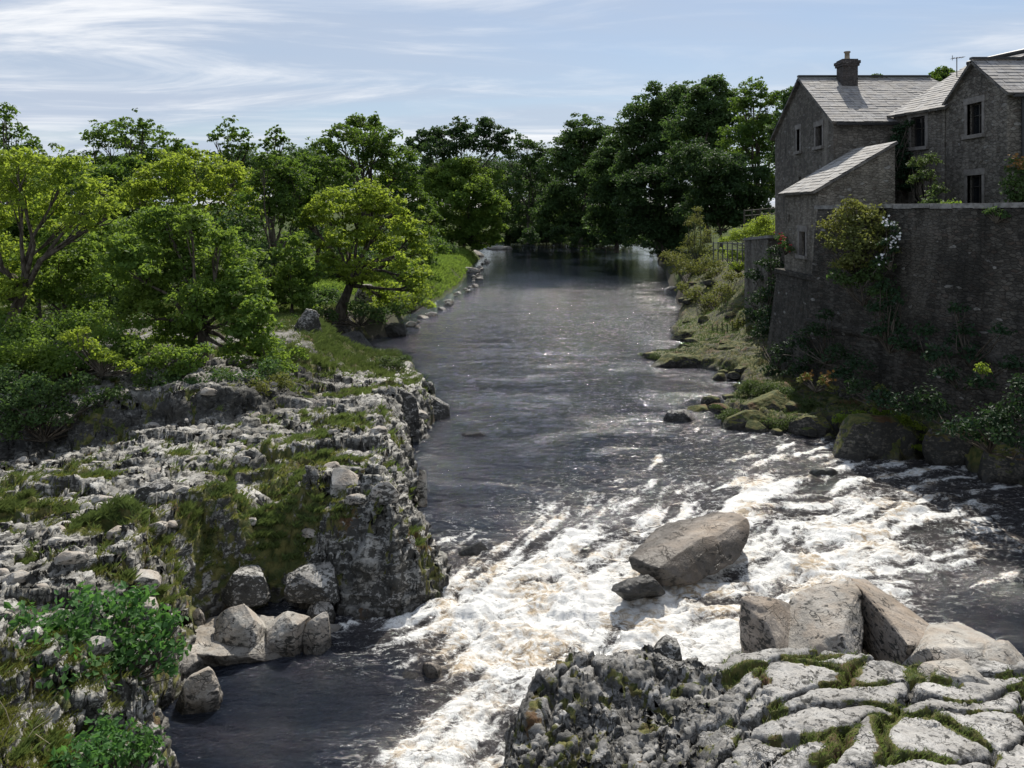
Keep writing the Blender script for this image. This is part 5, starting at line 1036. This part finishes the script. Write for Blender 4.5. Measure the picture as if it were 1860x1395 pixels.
def petals(root_label, pts, mat, s, seed):
    root = [o for o in C.objects if o.get('label', '').startswith(root_label)][0]; r = np.random.RandomState(seed); g = Geo(); off = np.array(root.location)
    for px, py, rp, D, n in pts:
        c = np.array(at(px, py, D)); q = rp/F*D
        for i in range(n):
            p = c+r.normal(size=3)*q*.6; nn = np.array([-.4, -.7, .6])+r.normal(size=3)*.3; nn /= np.linalg.norm(nn); a = np.cross(nn, [0, 0, 1]); a /= np.linalg.norm(a); b = np.cross(nn, a)
            k = [p+(a*math.cos(w)+b*math.sin(w))*s*(1 if j % 2 else .6) for j, w in enumerate(np.linspace(0, 2*math.pi, 11)[:-1])]
            for j in range(0, 10, 2): g.add(np.array([p-nn*s*.25, k[j], k[j+1], k[(j+2) % 10]])-off, [(0, 1, 2, 3)])
    link('blossom', g.mesh('blossom', False), M[mat], root)
petals('white-flowered', [(1612,405,10,26.9,16),(1620,440,12,26.9,12),(1600,470,10,27,10),(1632,430,6,26.8,8)], 'petal_white', .05, 1)
petals('red-flowered', [(1420,430,9,35.2,16),(1432,450,8,34.6,10)], 'petal_red', .045, 2)
petals('orange-tipped', [(1850,290,14,27.2,26),(1860,305,10,27,16)], 'petal_orange', .06, 3)
petals('orange-leaved', [(1465,682,8,27.4,14),(1503,688,11,26.8,22)], 'petal_orange', .06, 4)

shrub('green tuft of ferns rooted in the wall coping near the right edge', [(1810,382,12,24),(1825,390,10,23.8),(1795,386,9,24.2)], 'leaf_deep', .10, .8, 97)
shrub('dark bramble mass on the bank right under the tower plinth', [(1480,600,22,30),(1520,640,22,28.6),(1500,570,14,30.2),(1560,660,22,27.4),(1450,620,18,31.5)], 'leaf_ivy', .12, .6, 98)
shrub('dark hanging vegetation low on the right part of the river wall', [(1700,640,22,24.2),(1680,600,18,25),(1720,680,22,23.4),(1780,690,22,22.4),(1840,660,22,22)], 'leaf_ivy', .12, .6, 99)

# ------------------------------------------------------------------ grass
def grass(name, label, pts, h, w, seed, mat='grass', lean=.5):
    r = np.random.RandomState(seed); n = len(pts); a = r.rand(n)*2*math.pi; s = np.stack([np.cos(a), np.sin(a), a*0], 1)
    hh = (h*(.5+r.rand(n)))[:, None]; l = r.normal(size=(n, 3))*lean; l[:, 2] = 0; l[:, 0] += .25
    m = pts+hh*.55*np.array([0, 0, 1])+l*hh*.3; e = pts+hh*.9*np.array([0, 0, 1])+l*hh*.85; ww = w*(.6+.8*r.rand(n))[:, None]
    v = np.stack([pts-s*ww, pts+s*ww, m+s*ww*.7, e], 1).reshape(-1, 3)
    tn = np.repeat(np.clip(.5+.5*fbm(pts*1.3, 2)+r.rand(n)*.4-.2, 0, 1), 4)
    return tag(link(name, np_mesh(name, v, np.arange(4*n).reshape(-1, 4), False, {'tint': tn}), M[mat]), label, 'grass', kind='stuff')
def pick(v, wgt, n, seed):
    r = np.random.RandomState(seed); p = np.clip(wgt, 0, None); p = p/p.sum(); i = r.choice(len(v), n, p=p); q = v[i].copy(); j = r.choice(len(v), n)
    q[:, :2] += r.normal(size=(n, 2))*.02*(q[:, 1:2]/15); q[:, 2] -= .01; return q
nr = 1/np.maximum(bv[:, 1], 8)**0
g1 = pick(bv, np.where((bm_ > .62) & (bv[:, 1]+.25*bv[:, 0] < 31) & (bv[:, 2] > .1), (bm_-.6)*bv[:, 1]**.3, 0), 90000, 1)
grass('grass', 'tussocks of soft green grass growing in the hollows of the left limestone bank', g1, .13, .008, 1)
g2 = pick(bv, np.where((bv[:, 1]+.25*bv[:, 0] >= 28) & (bv[:, 2] > .3) & (bm_ > .5), bm_*bv[:, 1]**.8, 0), 80000, 2)
grass('grass', 'rough green grass under the trees on the left bank', g2, .17, .014, 2)
g3 = pick(rv, np.where((rm_ > .45) & (rv[:, 2] > .06), rm_*rv[:, 1], 0), 75000, 3)
grass('grass', 'mossy grass over the dark right bank and its spits', g3, .11, .014, 3, 'leaf_sedge')
g4 = pick(ov, np.where((ogr > .45) & (ov[:, 2] > -.1), ogr, 0), 26000, 4)
grass('grass', 'lines of green grass in the cracks of the foreground outcrop', g4, .055, .0035, 4)
# bright grass on the far left point
xs_, ys_ = np.meshgrid(np.linspace(-22, -4, 260), np.linspace(55, 125, 420)); xs_, ys_ = xs_.ravel(), ys_.ravel(); rj = np.random.RandomState(9); xs_ += rj.normal(size=len(xs_))*.1; ys_ += rj.normal(size=len(ys_))*.2
zs_ = land(xs_, ys_, False)[0]-.08; ok = (sdist(xs_, ys_, POLY_L) > 1.2) & (fbm(P3(xs_*.25, ys_*.15, xs_*0+3), 3) > -.28) & (zs_ > .2)
grass('grass', 'sunlit bright green grass on the point of the far left bank', P3(xs_, ys_, zs_)[ok], .22, .05, 6, 'grass_far', .6)
g5 = pick(bv, np.where((bm_ > .33) & (bm_ <= .62) & (bv[:, 1] < 30) & (bv[:, 2] > .1), bm_, 0), 45000, 7)
grass('grass', 'thin olive and brown grass scattered over the pale left bank rock', g5, .075, .006, 7, 'leaf_olive')

# ------------------------------------------------------------------ loose blocks: prototypes, then copies
def protos(name, mat, seed, n=4):
    out = []
    for i in range(n):
        r = random.Random(seed+i); pts = [(r.uniform(.7, 1)*math.cos(a)*.5, r.uniform(.7, 1)*math.sin(a)*.38, z_) for z_ in (-.22, .06) for a in [k*math.pi/4+r.uniform(-.3, .3) for k in range(8)]]
        pts += [(r.uniform(-.3, .3), r.uniform(-.22, .22), r.uniform(.10, .2)) for k in range(5)]
        o = hull_rock(name, pts, M[mat], None, seed=seed+i, amp=.06, sub=4, smooth=.2, wet_shade_z=-9, facets=6); out.append(o)
    return out
def scatter(ps, spots, label, cat, group, seed):
    r = random.Random(seed)
    for i, (x, y, z, s) in enumerate(spots):
        o = ps[i % len(ps)] if i < len(ps) else ps[i % len(ps)].copy()
        if i >= len(ps): C.objects.link(o)
        o.location = (x, y, z+s*.05); o.scale = (s, s*r.uniform(.7, 1.1), s*r.uniform(.7, 1.2)); o.rotation_euler = (r.uniform(-.15, .15), r.uniform(-.15, .15), r.uniform(-.5, .5)+(math.pi if r.random() < .5 else 0)); tag(o, label, cat, group)
rj = np.random.RandomState(31)
ix = np.where((bv[:, 1] > 11) & (bv[:, 1] < 29) & (bm_ < .5) & (bv[:, 2] > .35) & (bv[:, 0] > -.66*bv[:, 1]))[0]; ix = rj.choice(ix, 70, replace=False)
scatter(protos('loose_block', 'boulder_pale', 700), [(*bv[i], rj.uniform(.22, .65)) for i in ix], 'loose pale limestone block, one of many lying on the left rock shelf', 'rock', 'loose limestone blocks on the left rock shelf', 5)
sp_ = []
for a, b in zip(SL_L[:9], SL_L[1:9]):
    for k in range(6):
        t_ = rj.rand(); x = a[0]+(b[0]-a[0])*t_; y = a[1]+(b[1]-a[1])*t_
        if 40 < y < 135: sp_.append((x-rj.rand()*1.0, y, rj.uniform(-.05, .15), rj.uniform(.35, 1.0)))
scatter(protos('shore_stone', 'boulder', 720), sp_, 'weathered stone, one of a row along the far left waterline below the trees', 'rock', 'stones along the far left waterline', 6)
sp_ = []
for px, py in [(1250,585),(1225,600),(1260,622),(1235,634),(1200,642),(1180,650),(1240,662),(1280,668),(1320,676),(1335,690),(1342,706),(1300,690),(1290,735),(1310,748),(1330,770),(1370,782),(1420,788),(1470,792),(1500,797),(1270,745),(1240,610),(1280,600),(1300,640),(1350,660),(1360,630),(1390,690),(1400,740),(1480,750)]:
    x, y = wpt(px+rj.uniform(-8, 8), py); sp_.append((x, y, rj.uniform(-.05, .15)+(.25 if px > 1350 and py < 770 else 0), rj.uniform(.4, 1.1)))
scatter(protos('weedy_stone', 'boulder_moss', 740), sp_, 'dark weedy stone, one of many along the right hand waterline below the wall', 'rock', 'weedy stones along the right waterline', 7)
ix = np.where((rv[:, 1] > 23) & (rv[:, 1] < 58) & (rv[:, 2] > .15) & (rv[:, 2] < 2.6))[0]; ix = rj.choice(ix, 55, replace=False)
scatter(protos('bank_stone', 'boulder_moss', 760), [(*rv[i], rj.uniform(.35, 1.1)) for i in ix], 'dark mossy stone, one of many strewn over the right bank below the wall', 'rock', 'mossy stones strewn over the right bank', 8)
# dry stems bottom left
r_ = random.Random(5); t = empty('dead_twigs', P(20, 1390, 9.6), 'pale dry bramble stems in the bottom left corner', 'twigs'); g = Geo(); off = np.array(t.location)
for i in range(16):
    a = np.array(P(r_.uniform(-40, 60), r_.uniform(1350, 1420), r_.uniform(9.2, 10))); b = np.array(P(r_.uniform(-20, 120), r_.uniform(1240, 1370), r_.uniform(9.4, 10.4))); m = (a+b)/2+np.array([0, 0, r_.uniform(.03, .15)])
    v, f = tube([a, m, b], [.007, .005, .002], 5); g.add(v-off, f)
link('stem', g.mesh('stem'), plain('dry_stem', (.38, .32, .22)), t)
